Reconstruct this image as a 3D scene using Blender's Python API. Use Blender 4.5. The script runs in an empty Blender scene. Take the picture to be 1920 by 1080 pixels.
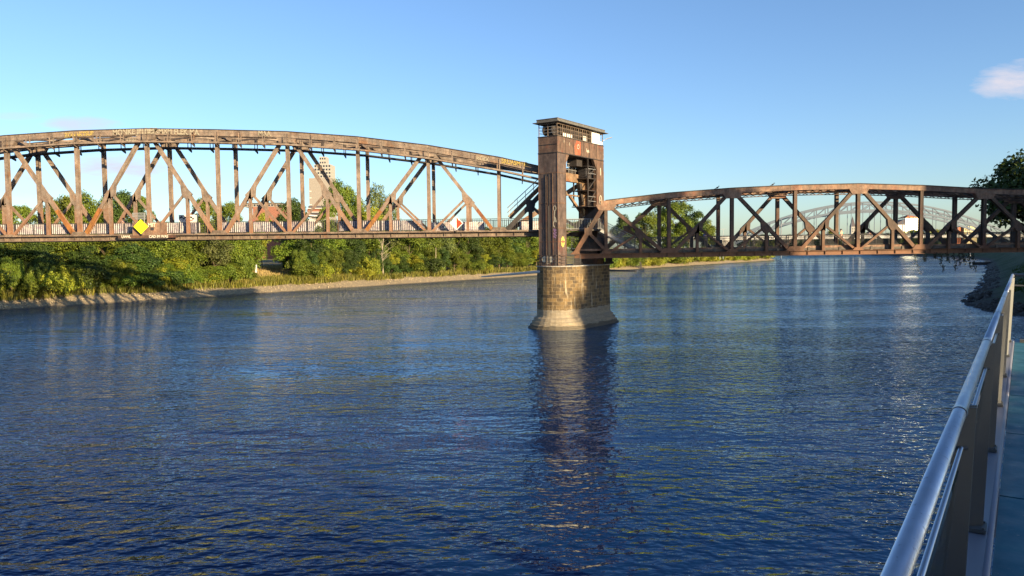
import bpy, math, random
import numpy as np
from mathutils import Vector, Matrix
R = math.radians
SC = bpy.context.scene
COL = SC.collection
rnd = random.Random(7)

# ------------------------------------------------------------------ camera
F = 1400.0; H = 8.2
cam_d = bpy.data.cameras.new('camera'); cam = bpy.data.objects.new('camera', cam_d); COL.objects.link(cam)
cam_d.sensor_width = 36; cam_d.lens = F/1920*36; cam_d.clip_start = 0.05; cam_d.clip_end = 20000
PITCH = math.atan(72/F); ROLL = -0.0110
CM = Matrix.Rotation(math.pi/2-PITCH, 4, 'X') @ Matrix.Rotation(ROLL, 4, 'Z')
cam.matrix_world = Matrix.Translation((0, 0, H)) @ CM
SC.camera = cam
SC.render.resolution_x = 1024; SC.render.resolution_y = 576
# ------------------------------------------------------------------ light
SUN_EL = R(12.7); SX, SY = 0.68, -0.733          # horizontal direction towards the sun
SDIR = Vector((SX*math.cos(SUN_EL), SY*math.cos(SUN_EL), math.sin(SUN_EL)))
sun_d = bpy.data.lights.new('sun', 'SUN'); sun_d.energy = 5.0; sun_d.angle = R(0.55); sun_d.color = (1.0, 0.78, 0.47)
sun = bpy.data.objects.new('sun', sun_d); COL.objects.link(sun)
sun.rotation_euler = SDIR.to_track_quat('Z', 'Y').to_euler()
W = bpy.data.worlds.new('World'); SC.world = W; W.use_nodes = True
wt = W.node_tree; wn = wt.nodes; wl = wt.links
for n in list(wn): wn.remove(n)
def N(t, typ, **kw):
    n = t.nodes.new(typ)
    for k, v in kw.items(): setattr(n, k, v)
    return n
wo = N(wt, 'ShaderNodeOutputWorld'); bg = N(wt, 'ShaderNodeBackground'); bg.inputs[1].default_value = 0.077
sky = N(wt, 'ShaderNodeTexSky'); sky.sky_type = 'NISHITA'; sky.sun_disc = False
sky.sun_elevation = SUN_EL; sky.sun_rotation = math.atan2(SX, SY)
sky.altitude = 50; sky.air_density = 1.0; sky.dust_density = 0.6; sky.ozone_density = 2.2
# clouds: soft wisps placed by direction in the sky
geo = N(wt, 'ShaderNodeTexCoord'); sep = N(wt, 'ShaderNodeSeparateXYZ'); wl.new(geo.outputs['Generated'], sep.inputs[0])
def M(t, op, a, b=None, c=None, clamp=False):
    n = t.nodes.new('ShaderNodeMath'); n.operation = op; n.use_clamp = clamp
    for i, v in enumerate((a, b, c)):
        if v is None: continue
        if isinstance(v, (int, float)): n.inputs[i].default_value = v
        else: t.links.new(v, n.inputs[i])
    return n.outputs[0]
ysafe = M(wt, 'MAXIMUM', sep.outputs['Y'], 0.05)
U = M(wt, 'DIVIDE', sep.outputs['X'], ysafe); V = M(wt, 'DIVIDE', sep.outputs['Z'], ysafe)
cmb = N(wt, 'ShaderNodeCombineXYZ'); wl.new(M(wt, 'MULTIPLY', U, 9), cmb.inputs[0]); wl.new(M(wt, 'MULTIPLY', V, 34), cmb.inputs[1])
cn = N(wt, 'ShaderNodeTexNoise'); cn.inputs['Scale'].default_value = 1.0; cn.inputs['Detail'].default_value = 7; cn.inputs['Roughness'].default_value = 0.6
wl.new(cmb.outputs[0], cn.inputs['Vector'])
def pxdir(px, py):
    d = CM @ Vector(((px-960)/F, -(py-540)/F, -1)); return d.x/d.y, d.z/d.y
total = None
for (px, py, a, b, s) in [(1925, 152, 95, 36, 0.95), (1885, 137, 55, 14, 0.8), (158, 232, 75, 15, 0.7), (210, 312, 120, 26, 0.85),
                          (60, 345, 110, 30, 0.7), (20, 218, 60, 8, .25), (330, 345, 80, 20, .3), (-80, 300, 120, 30, .4)]:
    u0, v0 = pxdir(px, py)
    du = M(wt, 'MULTIPLY', M(wt, 'SUBTRACT', U, u0), F/a); dv = M(wt, 'MULTIPLY', M(wt, 'SUBTRACT', V, v0), F/b)
    r2 = M(wt, 'ADD', M(wt, 'MULTIPLY', du, du), M(wt, 'MULTIPLY', dv, dv))
    m = M(wt, 'SUBTRACT', 1.0, r2)
    m = M(wt, 'ADD', m, M(wt, 'MULTIPLY', M(wt, 'SUBTRACT', cn.outputs['Fac'], 0.5), 3.6))
    m = M(wt, 'MULTIPLY', m, 0.9, clamp=True); m = M(wt, 'MULTIPLY', m, s)
    total = m if total is None else M(wt, 'MAXIMUM', total, m)
front = M(wt, 'GREATER_THAN', sep.outputs['Y'], 0.1); total = M(wt, 'MULTIPLY', total, front)
mixc = N(wt, 'ShaderNodeMix', data_type='RGBA'); wl.new(total, mixc.inputs['Factor'])
tint = N(wt, 'ShaderNodeMix', data_type='RGBA', blend_type='MULTIPLY'); tint.inputs[0].default_value = 1; tint.inputs[7].default_value = (.84, .97, 1.18, 1)
wl.new(sky.outputs[0], tint.inputs[6]); wl.new(tint.outputs[2], mixc.inputs[6]); mixc.inputs[7].default_value = (3.9, 3.8, 4.3, 1)
wl.new(mixc.outputs[2], bg.inputs[0]); wl.new(bg.outputs[0], wo.inputs[0])
SC.view_settings.view_transform = 'Standard'; SC.view_settings.look = 'None'; SC.view_settings.exposure = 1.36; SC.view_settings.gamma = 1
SC.render.engine = 'CYCLES'

def at(px, py, Y):
    d = CM @ Vector(((px-960)/F, -(py-540)/F, -1)); k = Y/d.y
    return Vector((d.x*k, Y, H+d.z*k))
def at_z(px, py, z=0.0):
    d = CM @ Vector(((px-960)/F, -(py-540)/F, -1)); k = (z-H)/d.z
    return Vector((d.x*k, d.y*k, z))

# ------------------------------------------------------------------ materials
def mat(name, base=(.5, .5, .5), rough=.6, metal=0.0, **kw):
    m = bpy.data.materials.new(name); m.use_nodes = True
    b = m.node_tree.nodes['Principled BSDF']
    b.inputs['Base Color'].default_value = (*base, 1); b.inputs['Roughness'].default_value = rough; b.inputs['Metallic'].default_value = metal
    for k, v in kw.items(): b.inputs[k].default_value = v
    return m
def noise(t, vec, scale, detail=4, rough=.55):
    n = t.nodes.new('ShaderNodeTexNoise'); n.inputs['Scale'].default_value = scale; n.inputs['Detail'].default_value = detail; n.inputs['Roughness'].default_value = rough
    t.links.new(vec, n.inputs['Vector']); return n.outputs['Fac']
def ramp(t, fac, stops):
    n = t.nodes.new('ShaderNodeValToRGB'); cr = n.color_ramp
    while len(cr.elements) < len(stops): cr.elements.new(0.5)
    for e, (p, c) in zip(cr.elements, stops):
        e.position = p; e.color = (*c, 1) if len(c) == 3 else c
    t.links.new(fac, n.inputs[0]); return n.outputs[0]
def mixrgb(t, fac, a, b, mode='MIX'):
    n = t.nodes.new('ShaderNodeMix'); n.data_type = 'RGBA'; n.blend_type = mode
    for i, v in ((0, fac), (6, a), (7, b)):
        if isinstance(v, (int, float)): n.inputs[i].default_value = v
        elif isinstance(v, tuple): n.inputs[i].default_value = (*v, 1)
        else: t.links.new(v, n.inputs[i])
    return n.outputs[2]
def pos(t, sx=1, sy=1, sz=1):
    g = t.nodes.new('ShaderNodeNewGeometry'); mp = t.nodes.new('ShaderNodeMapping'); mp.inputs['Scale'].default_value = (sx, sy, sz)
    t.links.new(g.outputs['Position'], mp.inputs[0]); return mp.outputs[0]
def bump(t, b, h, strength=.3, dist=.02):
    n = t.nodes.new('ShaderNodeBump'); n.inputs['Strength'].default_value = strength; n.inputs['Distance'].default_value = dist
    t.links.new(h, n.inputs['Height']); t.links.new(n.outputs[0], b.inputs['Normal'])
def steel(name, c1, c2, c3, streak=True, rough=.72, red=0.5, feet=None):
    """weathered riveted steel: faded paint, rust blooms and dark run-off"""
    m = mat(name, c1, rough); t = m.node_tree; b = t.nodes['Principled BSDF']
    p = pos(t); big = noise(t, p, .55, 5, .6); mid = noise(t, p, 2.6, 6, .65)
    run = noise(t, pos(t, 5, 5, .55), 1.0, 4, .6)
    f1 = ramp(t, mid, [(.36, (0, 0, 0)), (.62, (1, 1, 1))])
    col = mixrgb(t, f1, c1, c2)
    f2 = ramp(t, big, [(red, (0, 0, 0)), (min(red+.14, .98), (1, 1, 1))])
    col = mixrgb(t, f2, col, c3)
    if streak:
        f3 = ramp(t, run, [(.50, (0, 0, 0)), (.78, (.75, .75, .75))]); col = mixrgb(t, f3, col, tuple(x*.28 for x in c1))
    pat = noise(t, pos(t, 1.4, 1.4, .8), .9, 5, .7); col = mixrgb(t, 1.0, col, ramp(t, pat, [(.30, (.50, .48, .47)), (.50, (.95, .95, .95)), (.68, (1.45, 1.38, 1.30))]), 'MULTIPLY')
    if feet is not None:                     # rust blooms where water stands: at the feet of the members, above the deck
        sp = t.nodes.new('ShaderNodeSeparateXYZ'); t.links.new(p, sp.inputs[0])
        mr = t.nodes.new('ShaderNodeMapRange'); mr.inputs['From Min'].default_value = feet+3.4; mr.inputs['From Max'].default_value = feet; t.links.new(M(t, 'ADD', sp.outputs[2], M(t, 'MULTIPLY', M(t, 'SUBTRACT', big, .5), 9)), mr.inputs['Value'])
        col = mixrgb(t, M(t, 'MULTIPLY', mr.outputs[0], .6), col, (.27, .11, .045))
    fine = noise(t, p, 14, 3, .7); col = mixrgb(t, .35, col, ramp(t, fine, [(.3, (.15, .12, .1)), (.7, (1, 1, 1))]), 'MULTIPLY')
    t.links.new(col, b.inputs['Base Color']); bump(t, b, mid, .35, .03)
    return m
M_ls = steel('faded_steel', (0.252, 0.202, 0.161), (0.194, 0.138, 0.103), (0.226, 0.117, 0.059), red=.58, feet=10.4)
M_ld = steel('faded_steel_grey', (0.215, 0.167, 0.123), (0.167, 0.113, 0.08), (0.162, 0.075, 0.037), red=.6)
M_or = steel('orange_rust', (0.336, 0.146, 0.028), (0.271, 0.108, 0.028), (0.217, 0.07, 0.022), red=.5)
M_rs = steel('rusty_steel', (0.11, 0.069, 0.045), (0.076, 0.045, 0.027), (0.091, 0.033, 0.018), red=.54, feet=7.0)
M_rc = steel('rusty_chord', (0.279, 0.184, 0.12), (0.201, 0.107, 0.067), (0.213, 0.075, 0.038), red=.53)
M_tw = steel('tower_steel', (0.134, 0.096, 0.081), (0.094, 0.065, 0.054), (0.134, 0.054, 0.04), red=.58)
M_tr = steel('tower_steel_red', (0.157, 0.098, 0.066), (0.117, 0.07, 0.047), (0.172, 0.052, 0.028), red=.54)
M_in = steel('inner_steel', (0.272, 0.185, 0.109), (0.207, 0.12, 0.065), (0.229, 0.088, 0.039), red=.56)
M_dk = steel('dark_steel', (0.045, 0.036, 0.033), (0.033, 0.027, 0.024), (0.06, 0.03, 0.018), red=.62)
M_bk = mat('black_steel', (.03, .028, .03), .6)
M_rail = mat('grey_rail', (.040, .038, .040), .6, .1)
M_wrail = mat('galvanised_rail', (.36, .36, .355), .5, .4)
M_white = mat('white_paint', (.58, .57, .54), .6)
M_gw = mat('graffiti_white', (.50, .46, .36), .8)
M_gy = mat('graffiti_yellow', (.46, .34, .08), .8)
M_gp = mat('graffiti_purple', (.30, .17, .30), .7)
M_gr = mat('graffiti_red', (.55, .08, .05), .7)
M_gb = mat('graffiti_black', (.02, .02, .02), .7)
def m_panel():
    m = mat('scribbled_panel', (.5, .45, .44), .65); t = m.node_tree; b = t.nodes['Principled BSDF']
    p = pos(t, 1, 1, 1)
    col = ramp(t, noise(t, p, .45, 3), [(.35, (.38, .32, .30)), (.55, (.54, .50, .49)), (.7, (.42, .37, .40))])
    sc = noise(t, pos(t, 1.6, 1, 2.6), 1.5, 6, .75)
    col = mixrgb(t, ramp(t, sc, [(.53, (0, 0, 0)), (.58, (.8, .8, .8)), (.63, (0, 0, 0))]), col, (.16, .10, .20))
    col = mixrgb(t, ramp(t, noise(t, p, .3, 6, .7), [(.56, (0, 0, 0)), (.62, (.75, .75, .75))]), col, (.13, .10, .13))
    t.links.new(col, b.inputs['Base Color']); return m
M_pan = m_panel()
def m_asph(name, c):
    m = mat(name, c, .9); t = m.node_tree; b = t.nodes['Principled BSDF']
    t.links.new(ramp(t, noise(t, pos(t), 3, 6), [(.3, tuple(x*.7 for x in c)), (.7, tuple(min(1, x*1.3) for x in c))]), b.inputs['Base Color']); return m
M_deck = m_asph('deck_boards', (.10, .085, .07)); M_conc = m_asph('concrete', (.32, .30, .265)); M_brickr = m_asph('brick_red', (.24, .10, .065))
M_roofor = m_asph('roof_tiles', (.36, .12, .05)); M_roofdk = m_asph('roof_slate', (.08, .07, .08)); M_gconc = m_asph('grey_cladding', (.25, .22, .19))
M_cream = m_asph('cream_wall', (.55, .46, .26)); M_bark = m_asph('bark', (.13, .095, .06)); M_deadbark = m_asph('bleached_bark', (.34, .29, .20))
M_glassd = mat('dark_window', (.03, .035, .045), .12); M_roofz = m_asph('roof_sheet', (.10, .097, .09))
M_blue = mat('arch_blue', (.05, .078, .12), .6)
M_yel = mat('sign_yellow', (.72, .74, .015), .45); M_red = mat('sign_red', (.72, .045, .012), .45); M_sw = mat('sign_white', (.62, .62, .62), .45)
def m_stone():
    m = mat('pier_masonry', (.3, .24, .15), .85); t = m.node_tree; b = t.nodes['Principled BSDF']
    uv = t.nodes.new('ShaderNodeUVMap'); 
    wob = t.nodes.new('ShaderNodeVectorMath'); wob.operation = 'MULTIPLY_ADD'
    nn = t.nodes.new('ShaderNodeTexNoise'); nn.inputs['Scale'].default_value = 1.9; t.links.new(uv.outputs[0], nn.inputs['Vector'])
    t.links.new(nn.outputs['Color'], wob.inputs[0]); wob.inputs[1].default_value = (.22, .12, 0); t.links.new(uv.outputs[0], wob.inputs[2])
    def brick(c1, c2, mo, msz=.022):
        br = t.nodes.new('ShaderNodeTexBrick'); t.links.new(wob.outputs[0], br.inputs['Vector'])
        br.inputs['Color1'].default_value = (*c1, 1); br.inputs['Color2'].default_value = (*c2, 1); br.inputs['Mortar'].default_value = (*mo, 1)
        br.inputs['Scale'].default_value = 1; br.inputs['Mortar Size'].default_value = msz; br.inputs['Mortar Smooth'].default_value = .25
        br.inputs['Brick Width'].default_value = .74; br.inputs['Row Height'].default_value = .36; br.inputs['Bias'].default_value = -.1
        return br
    br = brick((.205, .135, .056), (.055, .04, .026), (.27, .20, .11), .028)
    col = br.outputs['Color']
    n2 = noise(t, pos(t), 2.2, 6, .65)
    col = mixrgb(t, .75, col, ramp(t, n2, [(.3, (.42, .38, .34)), (.55, (1, .97, .9)), (.75, (1.25, 1.15, .95))]), 'MULTIPLY')
    rs = noise(t, pos(t, 3.2, 3.2, .35), 1, 4, .6)
    col = mixrgb(t, ramp(t, rs, [(.60, (0, 0, 0)), (.68, (.6, .6, .6))]), col, (.55, .48, .34))
    col = mixrgb(t, ramp(t, noise(t, pos(t, 2.2, 2.2, .3), 1.3, 3), [(.55, (0, 0, 0)), (.72, (.75, .75, .75))]), col, (.07, .06, .045))
    sepz = t.nodes.new('ShaderNodeSeparateXYZ'); t.links.new(pos(t), sepz.inputs[0])
    zz = M(t, 'ADD', sepz.outputs[2], M(t, 'MULTIPLY', noise(t, pos(t), 1.2, 4), .5))
    lo = M(t, 'LESS_THAN', zz, 2.22)
    pale = ramp(t, noise(t, pos(t, 1, 1, 5), 1.6, 5), [(.3, (.27, .23, .165)), (.7, (.42, .37, .28))])
    pale = mixrgb(t, .35, pale, br.outputs['Color'])
    col = mixrgb(t, M(t, 'MULTIPLY', lo, .85), col, pale)
    wet = M(t, 'LESS_THAN', zz, .62); col = mixrgb(t, M(t, 'MULTIPLY', wet, .75), col, (.06, .05, .035))
    t.links.new(col, b.inputs['Base Color']); h = M(t, 'SUBTRACT', n2, M(t, 'MULTIPLY', br.outputs['Fac'], .6)); bump(t, b, h, .9, .06)
    return m
M_stone = m_stone()
def m_leaf(name, c1, c2, c3):
    m = bpy.data.materials.new(name); m.use_nodes = True; t = m.node_tree
    b = t.nodes['Principled BSDF']; b.inputs['Roughness'].default_value = .55; b.inputs['Specular IOR Level'].default_value = .25
    tc = t.nodes.new('ShaderNodeTexCoord'); oi = t.nodes.new('ShaderNodeObjectInfo')
    g = t.nodes.new('ShaderNodeNewGeometry')
    f = noise(t, tc.outputs['Object'], .55, 4, .6)
    col = ramp(t, f, [(.32, c1), (.55, c2), (.75, c3)])
    hs = t.nodes.new('ShaderNodeHueSaturation'); t.links.new(col, hs.inputs['Color'])
    t.links.new(M(t, 'ADD', .485, M(t, 'MULTIPLY', oi.outputs['Random'], .03)), hs.inputs['Hue'])
    isl = M(t, 'MULTIPLY', g.outputs['Random Per Island'], .7)
    t.links.new(M(t, 'ADD', M(t, 'ADD', .45, isl), M(t, 'MULTIPLY', oi.outputs['Random'], .5)), hs.inputs['Value'])
    t.links.new(hs.outputs[0], b.inputs['Base Color'])
    tr = t.nodes.new('ShaderNodeBsdfTranslucent'); t.links.new(hs.outputs[0], tr.inputs[0])
    mx = t.nodes.new('ShaderNodeMixShader'); mx.inputs[0].default_value = .22
    out = t.nodes['Material Output']; t.links.new(b.outputs[0], mx.inputs[1]); t.links.new(tr.outputs[0], mx.inputs[2]); t.links.new(mx.outputs[0], out.inputs[0])
    return m
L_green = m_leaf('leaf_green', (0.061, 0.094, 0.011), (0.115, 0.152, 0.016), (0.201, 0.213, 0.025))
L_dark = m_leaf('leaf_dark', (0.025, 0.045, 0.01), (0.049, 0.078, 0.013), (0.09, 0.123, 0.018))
L_yel = m_leaf('leaf_yellow', (0.131, 0.164, 0.015), (0.23, 0.238, 0.021), (0.344, 0.295, 0.029))
L_grey = m_leaf('leaf_silver', (0.074, 0.098, 0.029), (0.123, 0.148, 0.041), (0.197, 0.213, 0.066))
L_reed = m_leaf('reed', (0.107, 0.123, 0.018), (0.18, 0.18, 0.029), (0.271, 0.23, 0.045))

# ------------------------------------------------------------------ mesh helpers
OFF = {}
class MB:
    def __init__(s): s.v = []; s.f = []; s.uv = None
    def quadbox(s, c8):
        i = len(s.v); s.v += [tuple(p) for p in c8]
        s.f += [tuple(i+k for k in q) for q in ((0, 3, 2, 1), (4, 5, 6, 7), (0, 1, 5, 4), (1, 2, 6, 5), (2, 3, 7, 6), (3, 0, 4, 7))]
    def box(s, x0, x1, y0, y1, z0, z1):
        s.quadbox([(x0, y0, z0), (x1, y0, z0), (x1, y1, z0), (x0, y1, z0), (x0, y0, z1), (x1, y0, z1), (x1, y1, z1), (x0, y1, z1)]); return s
    def fbox(s, fr, a0, a1, b0, b1, z0, z1):
        """box in a rotated frame fr=(origin, dirA, dirB)"""
        o, A, B = fr
        P = lambda a, b, z: (o.x+A.x*a+B.x*b, o.y+A.y*a+B.y*b, z)
        s.quadbox([P(a0, b0, z0), P(a1, b0, z0), P(a1, b1, z0), P(a0, b1, z0), P(a0, b0, z1), P(a1, b0, z1), P(a1, b1, z1), P(a0, b1, z1)]); return s
    def beam(s, p0, p1, w, h, side=None):
        p0 = Vector(p0); p1 = Vector(p1); d = (p1-p0).normalized()
        if side is None:
            side = d.cross(Vector((0, 0, 1)))
            if side.length < 1e-3: side = Vector((1, 0, 0))
        side = (side-d*side.dot(d)).normalized(); up = side.cross(d).normalized()
        a = side*w/2; b = up*h/2
        s.quadbox([p0-a-b, p0+a-b, p0+a+b, p0-a+b, p1-a-b, p1+a-b, p1+a+b, p1-a+b]); return s
    def hsec(s, p0, p1, w, h, side=Vector((0, 1, 0)), th=.05):
        """H section: two flange plates facing +-up (in the truss plane) joined by a web; w across the truss, h in its plane"""
        p0 = Vector(p0); p1 = Vector(p1); d = (p1-p0).normalized(); side = (side-d*side.dot(d)).normalized(); up = side.cross(d).normalized()
        o = side*(w/2-th/2)
        s.beam(p0+o, p1+o, th, h, side); s.beam(p0-o, p1-o, th, h, side); s.beam(p0, p1, w-2*th, h*.45, side); return s
    def tube(s, p0, p1, r0, r1=None, n=8):
        r1 = r0 if r1 is None else r1
        p0 = Vector(p0); p1 = Vector(p1); d = (p1-p0).normalized()
        a = d.cross(Vector((0, 0, 1)) if abs(d.z) < .9 else Vector((1, 0, 0))).normalized(); b = d.cross(a)
        i = len(s.v)
        for p, r in ((p0, r0), (p1, r1)):
            for k in range(n):
                t = 2*math.pi*k/n; s.v.append(tuple(p+a*(r*math.cos(t))+b*(r*math.sin(t))))
        for k in range(n): k2 = (k+1) % n; s.f.append((i+k, i+n+k, i+n+k2, i+k2))
        s.f.append(tuple(i+k for k in range(n))); s.f.append(tuple(i+n+k for k in reversed(range(n)))); return s
    def path(s, pts, r, n=8):
        for a, b in zip(pts, pts[1:]): s.tube(a, b, r, r, n)
        return s
    def prism(s, poly, vec):
        vec = Vector(vec); i = len(s.v); n = len(poly)
        s.v += [tuple(Vector(p)) for p in poly]+[tuple(Vector(p)+vec) for p in poly]
        s.f.append(tuple(i+k for k in range(n))); s.f.append(tuple(i+n+k for k in reversed(range(n))))
        for k in range(n): k2 = (k+1) % n; s.f.append((i+k, i+n+k, i+n+k2, i+k2))
        return s
    def sphere(s, c, r, sz=1.0, n=10, m=7):
        c = Vector(c); i = len(s.v)
        for a in range(m+1):
            ph = math.pi*a/m
            for b in range(n):
                th = 2*math.pi*b/n; s.v.append((c.x+r*math.sin(ph)*math.cos(th), c.y+r*math.sin(ph)*math.sin(th), c.z+r*sz*math.cos(ph)))
        for a in range(m):
            for b in range(n): s.f.append((i+a*n+b, i+(a+1)*n+b, i+(a+1)*n+(b+1) % n, i+a*n+(b+1) % n))
        return s
    def build(s, name, m, parent=None, smooth=False, label=None, cat=None, group=None, kind=None):
        me = bpy.data.meshes.new(name)
        off = Vector((0, 0, 0))
        if parent is not None: off = OFF[parent.name]
        v = [(p[0]-off.x, p[1]-off.y, p[2]-off.z) for p in s.v]
        me.from_pydata(v, [], s.f); me.materials.append(m)
        import bmesh
        bm = bmesh.new(); bm.from_mesh(me); bmesh.ops.recalc_face_normals(bm, faces=bm.faces); bm.to_mesh(me); bm.free()
        if smooth: me.polygons.foreach_set('use_smooth', [True]*len(me.polygons))
        o = bpy.data.objects.new(name, me); COL.objects.link(o)
        if parent is not None: o.parent = parent
        OFF[o.name] = off
        tag(o, label, cat, group, kind); return o
def tag(o, label=None, cat=None, group=None, kind=None):
    if label: o['label'] = label
    if cat: o['category'] = cat
    if group: o['group'] = group
    if kind: o['kind'] = kind
    return o
def thing(name, label, cat, loc=(0, 0, 0), group=None):
    o = bpy.data.objects.new(name, None); COL.objects.link(o); o.location = loc; o.empty_display_size = .5
    OFF[o.name] = Vector(loc); return tag(o, label, cat, group)
def copy_tree(o, parent=None):
    c = o.copy(); COL.objects.link(c); c.parent = parent
    OFF[c.name] = OFF.get(o.name, Vector((0, 0, 0)))
    for ch in list(o.children): copy_tree(ch, c)
    return c
def text_mesh(txt, size, origin, ax, up, m, name, parent, shear=0.0, bold=.02):
    cu = bpy.data.curves.new('txt', 'FONT'); cu.body = txt; cu.size = 1; cu.offset = bold; cu.shear = shear; cu.extrude = .015
    to = bpy.data.objects.new('txt', cu); COL.objects.link(to)
    dg = bpy.context.evaluated_depsgraph_get(); me = bpy.data.meshes.new_from_object(to.evaluated_get(dg))
    bpy.data.objects.remove(to); bpy.data.curves.remove(cu)
    ax = Vector(ax).normalized(); up = Vector(up).normalized(); nz = ax.cross(up); origin = Vector(origin); off = OFF[parent.name]
    for v in me.vertices:
        p = origin+ax*(v.co.x*size)+up*(v.co.y*size*1.15)+nz*(v.co.z)
        v.co = p-off
    me.materials.clear(); me.materials.append(m); me.name = name
    o = bpy.data.objects.new(name, me); COL.objects.link(o); o.parent = parent; OFF[o.name] = off; return o

# ------------------------------------------------------------------ water
DV = Vector((.5659, .8245, 0)); NV = Vector((.8245, -.5659, 0))     # river direction, across the river to the right
def m_water():
    m = bpy.data.materials.new('river_water'); m.use_nodes = True; t = m.node_tree
    t.nodes.remove(t.nodes['Principled BSDF']); out = t.nodes['Material Output']
    g = t.nodes.new('ShaderNodeNewGeometry')
    def mapped(rot, sx, sy):
        mp = t.nodes.new('ShaderNodeMapping'); mp.inputs['Rotation'].default_value = (0, 0, rot); mp.inputs['Scale'].default_value = (sx, sy, 1)
        t.links.new(g.outputs['Position'], mp.inputs[0]); return mp.outputs[0]
    a = noise(t, mapped(.10, 1.3, 1.75), 1.0, 1.8, .5)         # wavelets, about half a metre
    c = noise(t, mapped(-.30, .55, .95), 1.0, 2, .5)         # waves of one to two metres
    e = noise(t, mapped(.2, 3.2, 4.8), 1.0, 1.5, .5)           # fine ripple
    d = noise(t, mapped(.55, .10, .24), 1.0, 3, .55)         # current swirls
    patch = noise(t, mapped(.62, .018, .055), 1.0, 6, .65)   # calm and ruffled patches
    pm = ramp(t, patch, [(.38, (.22, .22, .22)), (.49, (.70, .70, .70)), (.60, (1.3, 1.3, 1.3))])
    h = M(t, 'ADD', M(t, 'MULTIPLY', a, WA), M(t, 'MULTIPLY', c, WC)); h = M(t, 'ADD', h, M(t, 'MULTIPLY', e, WE))
    h = M(t, 'MULTIPLY', h, pm); h = M(t, 'ADD', h, M(t, 'MULTIPLY', d, WD))
    bn = t.nodes.new('ShaderNodeBump'); bn.inputs['Strength'].default_value = 1; bn.inputs['Distance'].default_value = 1; t.links.new(h, bn.inputs['Height'])
    df = t.nodes.new('ShaderNodeBsdfDiffuse'); df.inputs[0].default_value = (.0022, .016, .062, 1)
    gl = t.nodes.new('ShaderNodeBsdfGlossy'); gl.inputs['Color'].default_value = (.68, .82, 1.0, 1); gl.inputs['Roughness'].default_value = .02
    fr = t.nodes.new('ShaderNodeFresnel'); fr.inputs['IOR'].default_value = 1.333
    for n in (df, gl, fr): t.links.new(bn.outputs[0], n.inputs['Normal'])
    mx = t.nodes.new('ShaderNodeMixShader'); t.links.new(fr.outputs[0], mx.inputs[0]); t.links.new(df.outputs[0], mx.inputs[1]); t.links.new(gl.outputs[0], mx.inputs[2]); t.links.new(mx.outputs[0], out.inputs[0])
    return m
WA, WC, WE, WD = .185, .075, .052, .20
M_water = m_water()
wb = MB(); wb.v = [(-9000, -500, 0), (9000, -500, 0), (9000, 12000, 0), (-9000, 12000, 0)]; wb.f = [(0, 1, 2, 3)]
wb.build('river_water', M_water, kind='structure')

# ------------------------------------------------------------------ land
def m_land(name, grass1, grass2, beach, z0=.35, z1=1.15):
    m = mat(name, grass1, .95); t = m.node_tree; b = t.nodes['Principled BSDF']; p = pos(t)
    sp = t.nodes.new('ShaderNodeSeparateXYZ'); t.links.new(p, sp.inputs[0])
    gcol = ramp(t, noise(t, p, .35, 6, .65), [(.35, grass1), (.62, grass2)])
    vor = t.nodes.new('ShaderNodeTexVoronoi'); vor.inputs['Scale'].default_value = 2.6; t.links.new(p, vor.inputs['Vector'])
    st = ramp(t, noise(t, p, 2.5, 5, .7), [(.3, tuple(x*.45 for x in beach)), (.6, beach)])
    st = mixrgb(t, .5, st, ramp(t, vor.outputs['Distance'], [(.1, (1.15, 1.1, 1)), (.5, (.35, .33, .3))]), 'MULTIPLY')
    zz = M(t, 'ADD', sp.outputs[2], M(t, 'MULTIPLY', M(t, 'SUBTRACT', noise(t, p, .5, 5, .65), .5), 1.5))
    f = ramp(t, zz, [(0.0, (0, 0, 0)), (1.0, (1, 1, 1))])
    n = t.nodes.new('ShaderNodeMapRange'); n.inputs['From Min'].default_value = z0; n.inputs['From Max'].default_value = z1; t.links.new(zz, n.inputs['Value'])
    col = mixrgb(t, n.outputs[0], st, gcol)
    wet = M(t, 'LESS_THAN', sp.outputs[2], .16); col = mixrgb(t, M(t, 'MULTIPLY', wet, .7), col, tuple(x*.2 for x in beach))
    t.links.new(col, b.inputs['Base Color']); bump(t, b, M(t, 'ADD', vor.outputs['Distance'], noise(t, p, 6, 3)), .8, .12); return m
M_lland = m_land('left_bank_soil', (.14, .13, .04), (.24, .19, .075), (.46, .365, .225), 1.0, 1.9)
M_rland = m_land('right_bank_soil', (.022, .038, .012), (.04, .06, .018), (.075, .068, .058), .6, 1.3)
M_far = m_land('meadow', (.10, .13, .03), (.18, .19, .05), (.45, .38, .26), .3, .9)
def jitter(u, s, seed=0): return s*(math.sin(u*.31+seed)+.6*math.sin(u*.83+1.7*seed)+.4*math.sin(u*2.1+seed*3))
def bank(name, m, pts, inland, prof, step=3.0, jit=.7, seed=1):
    """terrain strip: pts = shoreline, inland = function(point) -> unit vector, prof = [(offset, z)]"""
    P = []
    for a, b in zip(pts, pts[1:]):
        L = (b-a).length; n = max(1, int(L/step))
        for k in range(n): P.append(a.lerp(b, k/n))
    P.append(pts[-1])
    mb = MB(); nc = len(prof); acc = 0
    for i, p in enumerate(P):
        if i: acc += (p-P[i-1]).length
        nv = inland(p)
        for j, (o, z) in enumerate(prof):
            jj = jitter(acc, jit, seed)*(1 if o < 8 else 0) if o < 300 else 0
            zz = z+(.12*math.sin(acc*.9+j*2.1)+.1*math.sin(acc*.23+j) if 0 < j and z > .1 else 0)
            mb.v.append((p.x+nv.x*(o+jj), p.y+nv.y*(o+jj), zz))
    for i in range(len(P)-1):
        for j in range(nc-1):
            a = i*nc+j; mb.f.append((a, a+1, a+nc+1, a+nc))
    return mb.build(name, m, smooth=True, kind='structure')
LP0 = Vector((-76, 111, 0))
def lshore(u, d=0): return LP0+DV*u-NV*d
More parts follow.
